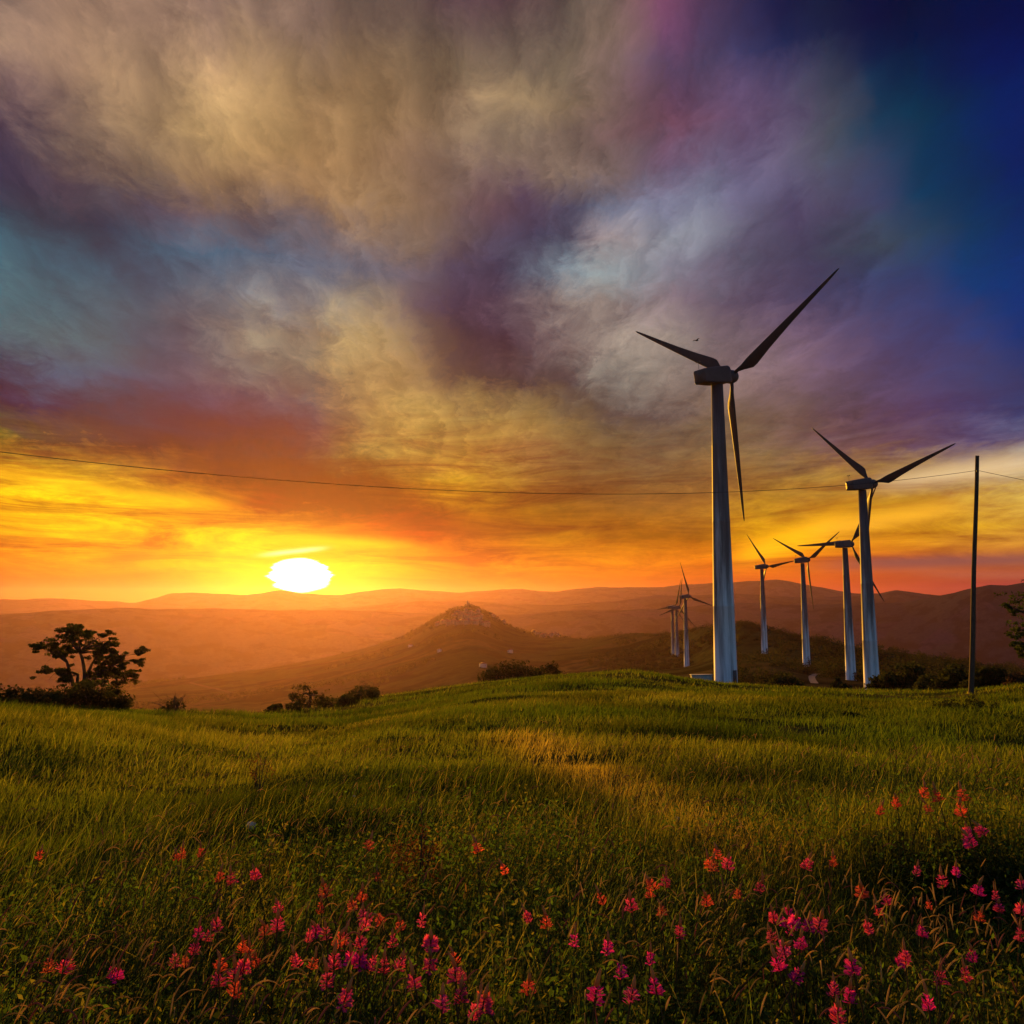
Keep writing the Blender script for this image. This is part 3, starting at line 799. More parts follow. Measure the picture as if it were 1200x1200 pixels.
def bush(name, label, px, dist, wpx, hpx, nc, per, leaf, col, group=None, py=None, cat='bush', sparse=False, sink=0.0):
    p = pdir(px, 800) * 1.0; k = dist
    az = math.atan2(p[0], p[1]); x = dist * math.sin(az); y = dist * math.cos(az)
    zt = float(terrain(x, y))
    if py is not None:                         # foot where the photo shows it, if the ground allows
        zt = zt - sink
    root = empty(name, (x, y, zt)); tag(root, label, cat, group)
    m = dist / F; W = wpx * m / 2; Hh = hpx * m
    cl = []; b = MB()
    for i in range(nc):
        u = rs.uniform(-1, 1); hh = Hh * (1 - 0.55 * u * u) * rs.uniform(0.72, 1.0); rr = min(W, Hh) * rs.uniform(0.26, 0.42) * (0.75 if sparse else 1)
        zc = rs.uniform(0.25, 1.0) * max(hh - rr * 0.8, 0.15)
        c = (u * W * 0.85, rs.uniform(-1, 1) * W * 0.5, zc, rr * 1.15, rr * 1.1, rr * 0.85); cl.append(c)
        limb(b, (u * W * 0.3, 0, -0.1), c[:3], 0.02 * Hh + 0.01, 0.006 * Hh + 0.004, 0.1, 5)
    if sparse:
        for _ in range(24):
            limb(b, (rs.uniform(-.4, .4) * W, 0, 0), (rs.uniform(-1, 1) * W, rs.uniform(-.6, .6) * W, Hh * rs.uniform(0.6, 1.05)), 0.02, 0.006, 0.08, 5)
    v, q, t, c = clump_leaves(cl, per, leaf, col)
    link('stems', b.mesh('stems', [M_BARK], True), root)
    link('foliage', make_mesh('foliage', v, q, None, [M_LEAF], c), root)
    return root


rs.seed(31)
BC = (0.042, 0.045, 0.014)
bush('bush', 'dark bush at the very left edge of the photo', 2, 43.5, 40, 36, 14, 110, 0.15, BC)
bush('bush', 'low dark bush left of the lone tree trunk', 48, 43, 66, 25, 22, 110, 0.15, BC)
bush('bush', 'dense dark bush under the lone tree', 92, 43.2, 84, 34, 30, 120, 0.15, BC)
bush('bush', 'low bush right of the lone tree trunk', 126, 43, 50, 27, 16, 110, 0.15, BC)
bush('shrub', 'sparse twiggy shrub alone on the left field edge', 204, 42.5, 46, 24, 12, 34, 0.12, (0.05, 0.045, 0.015), sparse=True, cat='shrub')
px_tree('small_tree', 'tree', 'small sparse tree below the sun at the field edge', (362, 832), 54, [(345, 816, 6), (352, 810, 7), (361, 806, 7), (368, 812, 7), (374, 818, 6), (356, 818, 6), (366, 822, 7), (342, 822, 5), (350, 825, 6), (376, 824, 5), (360, 828, 7)], [(360, 822), (364, 816)], 0.09, 70, 0.15, (0.05, 0.045, 0.014), 0.7)
bush('bush', 'round dark bush right of the small sparse tree', 398, 59, 50, 20, 20, 100, 0.17, BC)
bush('bush', 'bush with a pointed right end below the left hill slope', 428, 67, 44, 22, 16, 100, 0.18, BC)
bush('bush', 'low spreading bush at the foot of the small sparse tree', 340, 51, 60, 12, 16, 90, 0.14, BC)
bush('bush', 'wide dark bush alone in the middle of the far field edge', 603, 117, 84, 32, 34, 110, 0.32, (0.03, 0.032, 0.012))
bush('bush', 'small dark bush beside the wide one at the middle field edge', 641, 127, 34, 24, 14, 110, 0.3, (0.03, 0.032, 0.012))
bush('bush', 'leafy bush hiding the foot of the second largest tower', 1032, 131, 26, 24, 14, 110, 0.5, BC)
bush('bush', 'small bush at the foot of the half hidden turbine', 990, 134, 14, 12, 8, 90, 0.5, BC)
bush('bush', 'rounded bush on the left of the dirt track', 918, 139, 38, 22, 18, 110, 0.45, BC)
bush('bush', 'bush between dirt track and half hidden turbine', 980, 136, 14, 16, 14, 110, 0.5, BC)
bush('bush', 'big dark bush right of the second largest tower', 1062, 128, 44, 38, 22, 120, 0.55, BC)
bush('bush', 'lighter bush midway between second largest tower and pole', 1088, 122, 30, 24, 14, 110, 0.5, (0.07, 0.07, 0.02))
bush('bush', 'dark bush just left of the pole at the field edge', 1118, 117, 40, 34, 20, 120, 0.5, BC)
bush('bush', 'dark bush just right of the pole at the field edge', 1158, 111, 40, 30, 20, 120, 0.5, BC)
bush('bush', 'reddish bush in the far right corner of the field', 1194, 108, 34, 18, 14, 110, 0.4, (0.09, 0.05, 0.025))
bush('weed_clump', 'small dark weed clump in the field below the turbines', 993, 27.5, 16, 13, 8, 60, 0.07, BC, cat='weed')
bush('weed_clump', 'dark tangled weeds round the foot of the pole', 1140, 31.5, 78, 16, 20, 70, 0.09, BC, cat='weed')

# rank leafy mound in the right foreground
g = ground_hit(1112, 1000, 0.3, 30)
bush('leafy_mound', 'dark leafy mound with coral flowers along its crest at right', 1118, float(math.hypot(g[0], g[1])), 170, 84, 46, 170, 0.03, (0.03, 0.04, 0.012), cat='shrub')
# rusty dock plant
def dock(label, px, py, hgt, n):
    p = ground_hit(px, py, hgt, 30); gz = float(terrain(p[0], p[1]))
    root = empty('dock_plant', (p[0], p[1], gz)); tag(root, label, 'weed')
    b = MB(); H = p[2] - gz
    for k in range(5):
        limb(b, (0, 0, 0), (rs.uniform(-.16, .16), rs.uniform(-.1, .1), H * rs.uniform(0.75, 1.05)), 0.008, 0.003, 0.05, 5)
    link('stems', b.mesh('stems', [M_BARK], True), root)
    rs.seed(5); cl = [(rs.uniform(-.14, .14), rs.uniform(-.1, .1), H * rs.uniform(0.4, 1.0), 0.045, 0.045, 0.09) for _ in range(n)]
    v, q, t, c = clump_leaves(cl, 40, 0.02, (0.16, 0.06, 0.025))
    link('seed_clusters', make_mesh('seed_clusters', v, q, None, [M_LEAF], c), root)


dock('rusty brown dock plant rising above the grass below the small sparse tree', 488, 978, 0.55, 26)
dock('small rusty dock plant in the grass below the sun', 305, 885, 0.5, 10)

# scrub that covers the ridge behind the turbines and the hill woods: one mass
cl = []
def ridge_pts(n, pxa, pxb, da, db, rlo, rhi, dens=0.5, sc=60.0):
    px = rs.uniform(pxa, pxb, n * 3); a = np.arctan((px - 600) / F)
    r = np.exp(rs.uniform(np.log(da), np.log(db), n * 3))
    X, Y = r * np.sin(a), r * np.cos(a)
    k = fbm(X / sc, Y / sc, 3) > (0.5 - dens)
    X, Y = X[k][:n], Y[k][:n]
    rr = rs.uniform(rlo, rhi, len(X)); Z = terrain(X, Y)
    for x_, y_, z_, r_ in zip(X, Y, Z, rr): cl.append((x_, y_, z_ + 0.5 * r_, r_ * 1.1, r_ * 1.1, r_ * 0.9))


ridge_pts(520, 845, 1260, 250, 640, 1.6, 4.2, 0.62, 50)
ridge_pts(300, 960, 1260, 330, 520, 2.0, 4.6, 0.8, 50)
ridge_pts(420, 700, 900, 430, 900, 1.4, 3.0, 0.42, 60)
for px, py, D in np.stack([np.linspace(690, 1250, 190), np.zeros(190), np.zeros(190)], 1):
    a = math.atan((px - 600) / F); D = float(np.interp(a, CREST[0], CREST[1])) * random.uniform(0.96, 1.02); r_ = random.choice((random.uniform(1.3, 2.6), random.uniform(2.4, 4.6)))
    x_, y_ = D * math.sin(a), D * math.cos(a); cl.append((x_, y_, float(terrain(x_, y_)) + 0.4 * r_, r_, r_, r_ * 0.95))
v, q, t, c = clump_leaves(cl, 130, 0.85, (0.034, 0.036, 0.012))
tag(link('scrub_woodland', make_mesh('scrub_woodland', v, q, None, [M_LEAF], c)), 'dark scrub and woodland covering the ridge behind the turbines', 'woodland', kind='stuff')
cl = []
ridge_pts(1100, 150, 800, 760, 1700, 2.0, 4.5, 0.36, 130)
ridge_pts(260, 490, 640, 1560, 1700, 2.0, 4.0, 0.7, 60)
v, q, t, c = clump_leaves(cl, 40, 2.0, (0.04, 0.043, 0.014))
tag(link('hill_woodland', make_mesh('hill_woodland', v, q, None, [M_LEAF], c)), 'scattered far trees and hedgerows over the village hillside', 'woodland', kind='stuff')


# ------------------------------------------------------------------ village, castle tower and farmhouses
def house_mesh(w, l, h, rh, wall):
    b = MB(); b.box((0, 0, h / 2 - 2), (w / 2, l / 2, h / 2 + 2))
    o = 0.35
    v = [(-w / 2 - o, -l / 2 - o, h - .1), (w / 2 + o, -l / 2 - o, h - .1), (w / 2 + o, l / 2 + o, h - .1), (-w / 2 - o, l / 2 + o, h - .1), (0, -l / 2 - o, h + rh), (0, l / 2 + o, h + rh)]
    b.add(v, [(0, 3, 5, 4), (1, 4, 5, 2), (0, 1, 2, 3)], [(0, 4, 1), (2, 5, 3)], mi=1)
    for k in (-1, 1):                          # window openings as dark recess boxes
        b.box((k * w / 4, -l / 2 - 0.01, h * 0.6), (0.45, 0.06, 0.65), mi=2)
    return b.mesh('house', [wall, M_HROOF, M_CABLE])


HM = [house_mesh(8, 10, 6, 2.2, M_HWALL), house_mesh(7, 8, 7.5, 2, M_HWALL), house_mesh(9, 12, 5, 2.4, M_HWALL), house_mesh(10, 9, 6, 2.2, M_HWHITE)]


def on_ground(px, py, d0, d1):
    d = pdir(px, py); t = np.linspace(d0, d1, 1500); p = d[None] * t[:, None]; p[:, 2] += EYE
    g = p[:, 2] - terrain(p[:, 0], p[:, 1]); k = np.argmax(g < 0)
    if g[k] >= 0: k = int(np.argmin(np.abs(g)))
    return p[k, 0], p[k, 1], float(terrain(p[k, 0], p[k, 1]))


vil = [(536, 719), (541, 721), (546, 718), (551, 720), (556, 722), (560, 719), (533, 723), (539, 725), (545, 724), (549, 725), (554, 727), (559, 726), (563, 724)]
low = [(514, 733), (519, 731), (524, 730), (527, 732), (532, 731), (537, 732), (542, 731), (547, 732), (552, 731), (557, 732), (562, 731), (566, 733), (571, 734)]
side = [(578, 724), (583, 726), (590, 731), (626, 741), (630, 744), (636, 747), (642, 747), (648, 747), (653, 746)]
for lst, lab, grp in ((vil, 'tiny stone house in the upper village rows under the hilltop tower', 'upper village houses'),
                      (low, 'tiny house in the lowest village row along the hill foot', 'lower village houses'), (side, 'tiny house strung along the right shoulder of the village hill', 'houses on the hill shoulder')):
    for px, py in lst:
        o = link('village_house', HM[random.randrange(3)], None, on_ground(px, py, 1250, 1750)); o.rotation_euler[2] = random.uniform(-.6, .6)
        tag(o, lab, 'house', grp)
for px, py, d0, lab in ((481, 758, 900, 'white farmhouse on the left slope below the village hill'), (515, 764, 900, 'pale farmhouse alone below the village'), (598, 765, 700, 'white farmhouse on the green slope right below the village'),
                        (566, 782, 600, 'small white farmhouse lowest on the green hillside above the wide bush')):
    o = link('farmhouse', HM[3], None, on_ground(px, py, d0, 1700)); o.rotation_euler[2] = random.uniform(-.6, .6); o.scale = (0.55,) * 3
    tag(o, lab, 'house')
x_, y_, z_ = on_ground(548.5, 711, 1500, 1750)
root = empty('castle_tower', (x_, y_, z_ - 1)); tag(root, 'ruined stone tower on the very top of the village hill', 'tower')
b = MB(); b.box((-1.2, 0, 6), (2.0, 2.0, 7.5), 0.3, 0.92); link('keep', b.mesh('keep', [M_RUIN]), root)
b = MB(); b.box((3.4, 0.5, 4), (1.7, 1.7, 5.2), 0.3, 0.95); link('side_tower', b.mesh('side_tower', [M_RUIN]), root)
b = MB(); b.box((8.2, 0.5, 1.5), (3.0, 1.0, 2.4), 0.2); b.box((-5, 0.5, 1), (1.7, 1.0, 2.2), 0.2); link('curtain_wall', b.mesh('curtain_wall', [M_RUIN]), root)
b = MB(); b.tube([(-1.2, 0, 13.3), (-1.2, 0, 16.5)], 0.18, 6); link('flagpole', b.mesh('flagpole', [M_RUIN]), root)

# ------------------------------------------------------------------ dirt track
def ribbon(name, pts_px, width, d0, d1, mat, label, cat, lift=0.12):
    P = np.array([on_ground(px, py, d0, d1)[:2] for px, py in pts_px])
    t = np.linspace(0, len(P) - 1, 60); X = np.interp(t, np.arange(len(P)), P[:, 0]); Y = np.interp(t, np.arange(len(P)), P[:, 1])
    k = np.ones(7) / 7
    Xs = np.convolve(np.pad(X, 3, 'edge'), k, 'valid'); Ys = np.convolve(np.pad(Y, 3, 'edge'), k, 'valid')
    tx, ty = np.gradient(Xs), np.gradient(Ys); l = np.hypot(tx, ty) + 1e-9
    nx, ny = -ty / l, tx / l
    V = []
    for s in (-.5, -.17, .17, .5):
        a, bb = Xs + nx * s * width, Ys + ny * s * width
        V.append(np.stack([a, bb, terrain(a, bb) + lift], 1))
    v = np.stack(V, 1).reshape(-1, 3); i = np.arange(59)
    q = np.concatenate([np.stack([i * 4 + j, i * 4 + j + 1, i * 4 + j + 5, i * 4 + j + 4], 1) for j in range(3)])
    return tag(link(name, make_mesh(name, v, q, None, [mat], None, True)), label, cat, kind='structure')


ribbon('track', [(955, 803), (952, 797), (951, 793), (956, 790), (964, 788), (970, 785), (966, 783), (958, 783)], 2.4, 250, 420, M_DIRT, 'pale dirt track winding past the turbine feet', 'track')
ribbon('road', [(222, 800), (238, 804), (256, 808), (275, 813)], 6, 700, 1600, M_ROAD, 'pale country road on the orange hillside', 'road', 0.5)

# ------------------------------------------------------------------ pole and cable
pp = ground_hit(1138, 813, 0.0, 60, 20)
pz = float(terrain(pp[0], pp[1])); dep = float((pp - np.array([0, 0, EYE])) @ _fw)
top = pdir(1145, 534) * dep + np.array([0, 0, EYE])
root = empty('utility_pole', (pp[0], pp[1], pz)); tag(root, 'bare wooden utility pole standing at the right with a single cable', 'pole')
d = top - np.array([pp[0], pp[1], pz])
b = MB(); tt = np.linspace(-0.05, 1, 12)
wob = 0.02 * np.sin(tt * 9)
b.tube(np.stack([d[0] * tt + wob, d[1] * tt, d[2] * tt], 1), 0.145 - 0.045 * tt, 14)
link('post', b.mesh('post', [M_POLE], False), root); autosmooth(root.children[0])
at_ = pdir(1143.5, 553) * dep + np.array([0, 0, EYE])
la = at_ - np.array([pp[0], pp[1], pz])
b = MB(); b.tube([la + np.array([0, 0.05, -0.06]), la + np.array([-0.0, -0.16, -0.06]), la + np.array([0, -0.16, 0.02])], 0.012, 6); link('bracket', b.mesh('bracket', [M_CABLE]), root)
b = MB(); b.tube([la + np.array([0, -0.16, 0.0]), la + np.array([0, -0.16, 0.03]), la + np.array([0, -0.16, 0.06]), la + np.array([0, -0.16, 0.1])], [0.03, 0.045, 0.03, 0.015], 10); link('insulator', b.mesh('insulator', [M_CERAM]), root)
ca = at_ + np.array([0, -0.16, 0.06])


def span(a, pts, dend):
    """cable from a through photo points to an end at depth dend: hung as a parabola"""
    a = np.array(a); e = pdir(*pts[-1]) * dend + np.array([0, 0, EYE])
    best = None
    for sag in np.linspace(0, 3, 301):
        t = np.linspace(0, 1, 200); P = a + (e - a) * t[:, None]; P[:, 2] -= 4 * sag * t * (1 - t)
        u, v_ = project(P); err = sum((np.interp(px, u[::-1] if u[0] > u[-1] else u, v_[::-1] if u[0] > u[-1] else v_) - py) ** 2 for px, py in pts[:-1])
        if best is None or err < best[0]: best = (err, sag, P)
    print('cable sag', best[1], 'err', best[0]); return best[2]


b = MB(); P1 = span(ca, [(900, 572), (585, 577), (300, 562), (0, 531), (-120, 514)], 27.0)
P2 = span(ca, [(1200, 562), (1330, 590)], 36.0)
b.tube(np.vstack([P1[::-1], P2[1:]]), 0.013, 6)
tag(link('power_cable', b.mesh('power_cable', [M_CABLE], True)), 'single thin dark cable sagging across the sky from the wooden pole', 'cable')

# ------------------------------------------------------------------ small things
x_, y_, z_ = on_ground(822, 797, 100, 152)
root = empty('concrete_block', (x_, y_, z_ - 0.1), 0.1); tag(root, 'long low pale concrete block left of the largest turbine foot', 'block')
b = MB(); b.box((0, 0, 0.35), (1.35, 0.4, 0.42), 0, 0.95); link('body', b.mesh('body', [M_CONC]), root)
b = MB(); b.box((0, 0, 0.815), (1.4, 0.46, 0.045)); link('cap', b.mesh('cap', [M_CONC]), root)
a_ = math.atan((1012 - 600) / F); D = 142.0; x_, y_ = D * math.sin(a_), D * math.cos(a_); z_ = float(terrain(x_, y_))
root = empty('wooden_gate', (x_, y_, z_), -0.3); tag(root, 'small wooden gate frame by the second largest tower', 'gate')
for s in (-.8, .8):
    b = MB(); b.box((s, 0, 0.55), (0.06, 0.06, 0.75)); link('post', b.mesh('post', [M_WOOD]), root)
for zz in (0.55, 1.1):
    b = MB(); b.box((0, 0, zz), (0.74, 0.035, 0.06)); link('rail', b.mesh('rail', [M_WOOD]), root)


def stone(px, py, size, label, h=0.25):
    p = ground_hit(px, py, h, 60); gz = float(terrain(p[0], p[1]))
    me = bpy.data.meshes.new('stone'); import bmesh
    bm = bmesh.new(); bmesh.ops.create_icosphere(bm, subdivisions=3, radius=1)
    for v in bm.verts:
        k = 1 + 0.35 * float(fbm(v.co.x * 1.3 + px, v.co.y * 1.3 + v.co.z, 3)); v.co = Vector((v.co.x * size * k, v.co.y * size * 0.8 * k, (v.co.z * size * 0.7) * k))
    bm.to_mesh(me); bm.free(); me.materials.append(M_STONE)
    for f in me.polygons: f.use_smooth = True
    o = link('limestone_boulder', me, None, (p[0], p[1], p[2])); tag(o, label, 'stone')


stone(415, 933, 0.016, 'small round white stone in the grass left of centre', 0.12)
stone(294, 968, 0.05, 'flat white stone in the grass above the left flowers', 0.12)
stone(792, 961, 0.04, 'flat white stone in the yellow grass below the distant turbines', 0.12)
# bird
p = pdir(816, 399) * 70 + np.array([0, 0, EYE])
root = empty('bird', tuple(p), 0.5); tag(root, 'tiny dark bird flying above the left blade of the largest turbine', 'bird')
b = MB(); th = np.arange(10) * 2 * math.pi / 10
b.loft([np.stack([np.full(10, xx), r_ * np.cos(th), r_ * np.sin(th) + zz], 1) for xx, r_, zz in ((-0.22, 0.01, 0), (-0.12, 0.035, 0), (0, 0.055, 0), (0.1, 0.05, 0.01), (0.16, 0.035, 0.02), (0.2, 0.032, 0.025), (0.24, 0.008, 0.02))])
for s in (-1, 1):
    v = [(0.09, s * 0.03, 0.03), (-0.06, s * 0.03, 0.03), (0.1, s * 0.22, 0.12), (-0.03, s * 0.22, 0.12), (0.02, s * 0.42, 0.08), (-0.04, s * 0.42, 0.08)]
    v += [(a1, b1, c1 - 0.012) for a1, b1, c1 in v]
    b.add(v, [(0, 1, 3, 2), (2, 3, 5, 4), (6, 8, 9, 7), (8, 10, 11, 9), (0, 2, 8, 6), (2, 4, 10, 8), (1, 7, 9, 3), (3, 9, 11, 5), (4, 5, 11, 10), (0, 6, 7, 1)])
link('body', b.mesh('body', [M_BIRD], True), root)

# ------------------------------------------------------------------ haze
HZ_DENS = 0.34e-4
m, nt = new_mat('haze_air')
pv = N(nt, 'ShaderNodeVolumePrincipled'); pv.inputs['Density'].default_value = HZ_DENS; pv.inputs['Anisotropy'].default_value = 0.74
pv.inputs['Color'].default_value = (0.95, 0.52, 0.95, 1)
o = N(nt, 'ShaderNodeOutputMaterial'); nt.links.new(pv.outputs[0], o.inputs['Volume'])
gx_, gy_ = np.meshgrid(np.linspace(-8000, 8000, 500), np.linspace(-8000, 8000, 500)); gz_ = terrain(gx_, gy_)
za_, zb_ = float(gz_.min()) - 6, max(float(gz_.max()) + 4, 80)
print('haze from', za_, 'to', zb_)
b = MB(); b.box((0, 0, (za_ + zb_) / 2), (9000, 9000, (zb_ - za_) / 2))
hz = link('haze', b.mesh('haze', [m])); tag(hz, 'warm evening haze over the valleys', 'haze', kind='stuff')
zmin = float(terrain(*(np.meshgrid(np.linspace(-12000, 12000, 300), np.linspace(-12000, 12000, 300)))).min()); print('lowest ground', zmin)

# ------------------------------------------------------------------ sky
SUN_PX = (352, 675)
saz, sel = [float(a) for a in az_el(*SUN_PX)]
print('sun az el', math.degrees(saz), math.degrees(sel))
W = bpy.data.worlds.new('World'); SC.world = W; W.use_nodes = True
nt = W.node_tree; nt.nodes.clear(); L = nt.links.new


def lin(c):
    c = np.asarray(c, float) / 255.0
    return np.where(c <= 0.04045, c / 12.92, ((c + 0.055) / 1.055) ** 2.4)


# cloud colours by direction: height in the sky | colours from west to east
SKY_T = """0|121,90,83 140,100,86 141,102,85 131,94,82 123,89,82 120,89,78 93,67,67 82,62,59 79,57,56 72,48,59 73,46,57 88,70,65 97,72,69 93,42,78 52,36,71 8,13,60 8,16,46 2,8,44 0,12,43 0,10,49 0,9,57
40|133,99,83 145,105,85 139,102,82 138,101,81 132,97,79 137,101,75 103,76,65 93,68,60 87,66,58 78,58,57 81,61,61 99,78,71 104,78,71 84,43,82 41,36,74 8,22,71 8,20,52 2,10,49 0,12,48 0,11,58 0,11,67
80|103,75,75 138,100,85 150,109,82 142,104,79 146,107,77 158,116,72 123,89,62 109,79,56 109,80,59 97,75,60 90,70,63 110,88,73 99,71,75 66,49,82 62,48,83 58,42,84 43,46,69 2,26,64 0,23,57 0,17,66 0,20,80
120|59,42,66 102,74,73 138,103,79 146,108,75 149,111,72 148,110,67 129,91,56 119,84,54 109,79,56 106,79,63 136,105,76 125,96,75 90,63,71 86,45,73 74,46,78 71,51,92 58,58,78 2,42,73 0,35,65 0,27,70 0,20,80
160|36,30,64 86,67,66 114,86,70 127,94,66 147,110,68 145,105,59 134,94,55 125,90,56 116,82,57 108,82,67 105,84,72 106,81,75 87,60,69 90,47,72 85,54,86 81,62,103 70,69,84 8,46,77 0,41,69 0,30,73 0,21,82
200|29,35,68 67,51,71 83,64,67 95,74,63 117,85,59 135,96,57 134,93,54 128,90,57 100,71,58 88,66,64 93,70,74 117,91,83 100,79,87 74,62,96 80,80,118 86,76,118 67,63,88 46,52,84 0,37,73 0,29,73 0,21,79
240|10,35,61 17,34,60 24,38,64 40,42,70 74,57,71 106,79,65 117,84,62 136,99,66 100,74,59 82,61,61 71,44,70 61,59,90 76,83,113 99,98,133 104,102,133 67,51,95 59,50,79 48,49,84 0,44,76 0,35,76 0,27,81
280|13,67,93 3,46,71 0,34,65 0,57,87 0,58,93 23,58,94 51,65,95 95,82,90 100,80,73 71,56,65 45,43,79 43,49,80 135,114,122 115,115,133 105,105,126 55,44,77 46,48,67 47,57,76 34,52,79 0,42,79 0,33,84
320|27,82,105 12,69,96 0,63,91 0,54,87 0,69,98 27,73,104 59,82,112 59,74,101 77,70,90 43,41,73 29,36,72 89,100,122 115,126,139 101,96,120 61,45,83 52,42,77 47,48,83 43,50,90 33,49,94 0,41,97 0,34,101
360|40,86,104 18,71,93 28,70,93 29,62,87 64,64,83 87,78,84 102,101,107 125,108,86 75,63,75 27,27,62 57,45,70 109,94,97 121,101,102 100,80,97 87,69,92 74,58,90 59,52,88 50,50,90 45,51,96 5,43,98 0,35,98
400|38,77,95 40,82,99 30,73,90 0,51,77 63,70,83 116,111,98 110,94,75 157,128,74 94,76,62 21,25,52 39,32,58 82,67,75 120,105,105 126,110,107 105,84,94 102,76,96 95,67,96 64,53,90 50,47,89 38,45,95 0,33,92
440|0,21,64 7,67,103 10,67,103 0,47,89 0,43,81 53,76,87 61,74,75 148,115,61 120,92,54 40,41,49 40,39,48 46,41,52 107,100,100 104,91,90 97,76,82 96,74,84 87,65,84 74,54,89 58,48,89 48,46,88 28,38,89
480|0,5,44 0,5,55 0,37,63 0,30,59 0,5,57 0,5,59 0,43,73 92,78,49 145,116,50 115,92,48 126,99,47 72,61,47 53,48,53 72,59,62 93,73,65 90,66,67 82,58,70 76,53,77 66,45,83 54,43,87 43,44,88
510|61,65,17 0,5,39 0,5,43 0,5,42 0,5,38 0,5,39 0,18,52 64,63,45 134,107,42 141,108,38 140,105,39 100,78,43 78,64,46 80,63,50 99,75,56 94,69,58 86,58,63 78,50,72 66,41,79 62,47,94 85,78,112
540|174,129,0 147,105,0 45,31,16 0,5,22 0,5,16 0,5,16 0,5,18 38,48,24 101,80,31 138,100,23 119,84,34 102,73,40 87,65,39 88,63,42 100,71,42 103,75,47 100,67,50 96,62,56 115,85,60 128,99,91 136,122,119
570|192,131,0 204,158,0 191,137,0 131,72,0 19,0,0 0,0,0 0,0,0 0,0,0 75,52,0 133,94,0 102,67,17 97,62,24 91,61,29 96,61,30 109,69,32 127,86,33 137,96,35 156,109,27 157,115,34 162,123,54 167,133,72
600|192,132,0 203,159,0 205,163,0 198,145,0 167,103,0 85,0,0 10,0,0 25,0,0 61,5,0 85,45,0 98,59,0 102,61,7 106,63,16 111,67,22 127,77,22 160,109,17 166,109,25 175,120,14 172,121,19 169,121,33 174,125,41
630|163,99,0 177,105,0 203,138,0 194,118,0 200,145,0 198,156,0 176,111,0 140,46,0 113,0,0 110,43,0 114,63,0 129,76,0 133,78,0 133,76,0 149,88,0 198,136,0 187,118,3 178,110,3 178,117,3 175,117,18 175,117,31
660|182,80,0 199,111,0 193,95,0 199,100,0 204,116,0 208,154,0 206,160,0 203,136,0 191,96,0 179,87,0 180,95,0 182,101,0 190,102,0 183,93,0 184,86,0 193,92,0 182,79,0 160,60,18 154,54,23 147,57,30 137,51,36
690|194,35,0 199,53,0 202,46,0 205,39,0 210,75,0 211,110,0 212,115,0 210,102,0 202,80,0 185,58,0 184,73,0 176,71,0 173,67,0 171,65,0 168,56,0 174,56,5 168,53,9 158,47,21 144,40,28 131,32,34 119,17,40"""
SKY_Y = [int(r.split("|")[0]) for r in SKY_T.split("\n")]
SKY = [[[int(c) for c in t.split(",")] for t in r.split("|")[1].split()] for r in SKY_T.split("\n")]
SKYL = lin(np.array(SKY))


def sky_at(az, el):
    d = np.array([math.cos(el) * math.sin(az), math.cos(el) * math.cos(az), math.sin(el)])
    dep = d @ _fw
    px = 600 + F * d[0] / dep; py = 600 - F * (d @ _up) / dep
    fx = min(max(px / 60.0, 0), 20); i = min(int(fx), 19); fx -= i
    py = min(max(py, SKY_Y[0]), SKY_Y[-1]); j = max(k for k in range(len(SKY_Y) - 1) if SKY_Y[k] <= py); fy = (py - SKY_Y[j]) / (SKY_Y[j + 1] - SKY_Y[j])
    a = SKYL[j, i] * (1 - fx) + SKYL[j, i + 1] * fx; b = SKYL[j + 1, i] * (1 - fx) + SKYL[j + 1, i + 1] * fx
    return a * (1 - fy) + b * fy


def mth(op, a, b=None, c=None, clamp=False):
    n = nt.nodes.new('ShaderNodeMath'); n.operation = op; n.use_clamp = clamp
    for k, v in enumerate((a, b, c)):
        if v is None: continue
        if hasattr(v, 'links'): L(v, n.inputs[k])
        else: n.inputs[k].default_value = v
    return n.outputs[0]


def mrange(v, a, b, c=0.0, d=1.0, kind='SMOOTHSTEP'):
    n = nt.nodes.new('ShaderNodeMapRange'); n.interpolation_type = kind
    L(v, n.inputs['Value']); n.inputs['From Min'].default_value = a; n.inputs['From Max'].default_value = b; n.inputs['To Min'].default_value = c; n.inputs['To Max'].default_value = d
    return n.outputs[0]


def mixc(f, a, b, mode='MIX'):
    n = nt.nodes.new('ShaderNodeMix'); n.data_type = 'RGBA'; n.blend_type = mode
    fs, A, B = n.inputs[0], n.inputs[6], n.inputs[7]
    if hasattr(f, 'links'): L(f, fs)
    else: fs.default_value = f
    for s, v in ((A, a), (B, b)):
        if hasattr(v, 'links'): L(v, s)
        else: s.default_value = (*v, 1)
    return n.outputs[2]


def noise(vec, scale, detail=6, rough=0.6, dist=0.0):
    n = nt.nodes.new('ShaderNodeTexNoise'); n.inputs['Scale'].default_value = scale; n.inputs['Detail'].default_value = detail; n.inputs['Roughness'].default_value = rough; n.inputs['Distortion'].default_value = dist
    L(vec, n.inputs['Vector']); return n


def comb(x, y, z=0.0):
    n = nt.nodes.new('ShaderNodeCombineXYZ')
    for k, v in enumerate((x, y, z)):
        if hasattr(v, 'links'): L(v, n.inputs[k])
        else: n.inputs[k].default_value = v
    return n.outputs[0]


tc = nt.nodes.new('ShaderNodeTexCoord'); sp = nt.nodes.new('ShaderNodeSeparateXYZ'); L(tc.outputs['Generated'], sp.inputs[0])
dx, dy, dz = sp.outputs
az = mth('MULTIPLY', mth('ARCTAN2', dx, dy), 57.29578)
el = mth('MULTIPLY', mth('ARCSINE', dz), 57.29578)
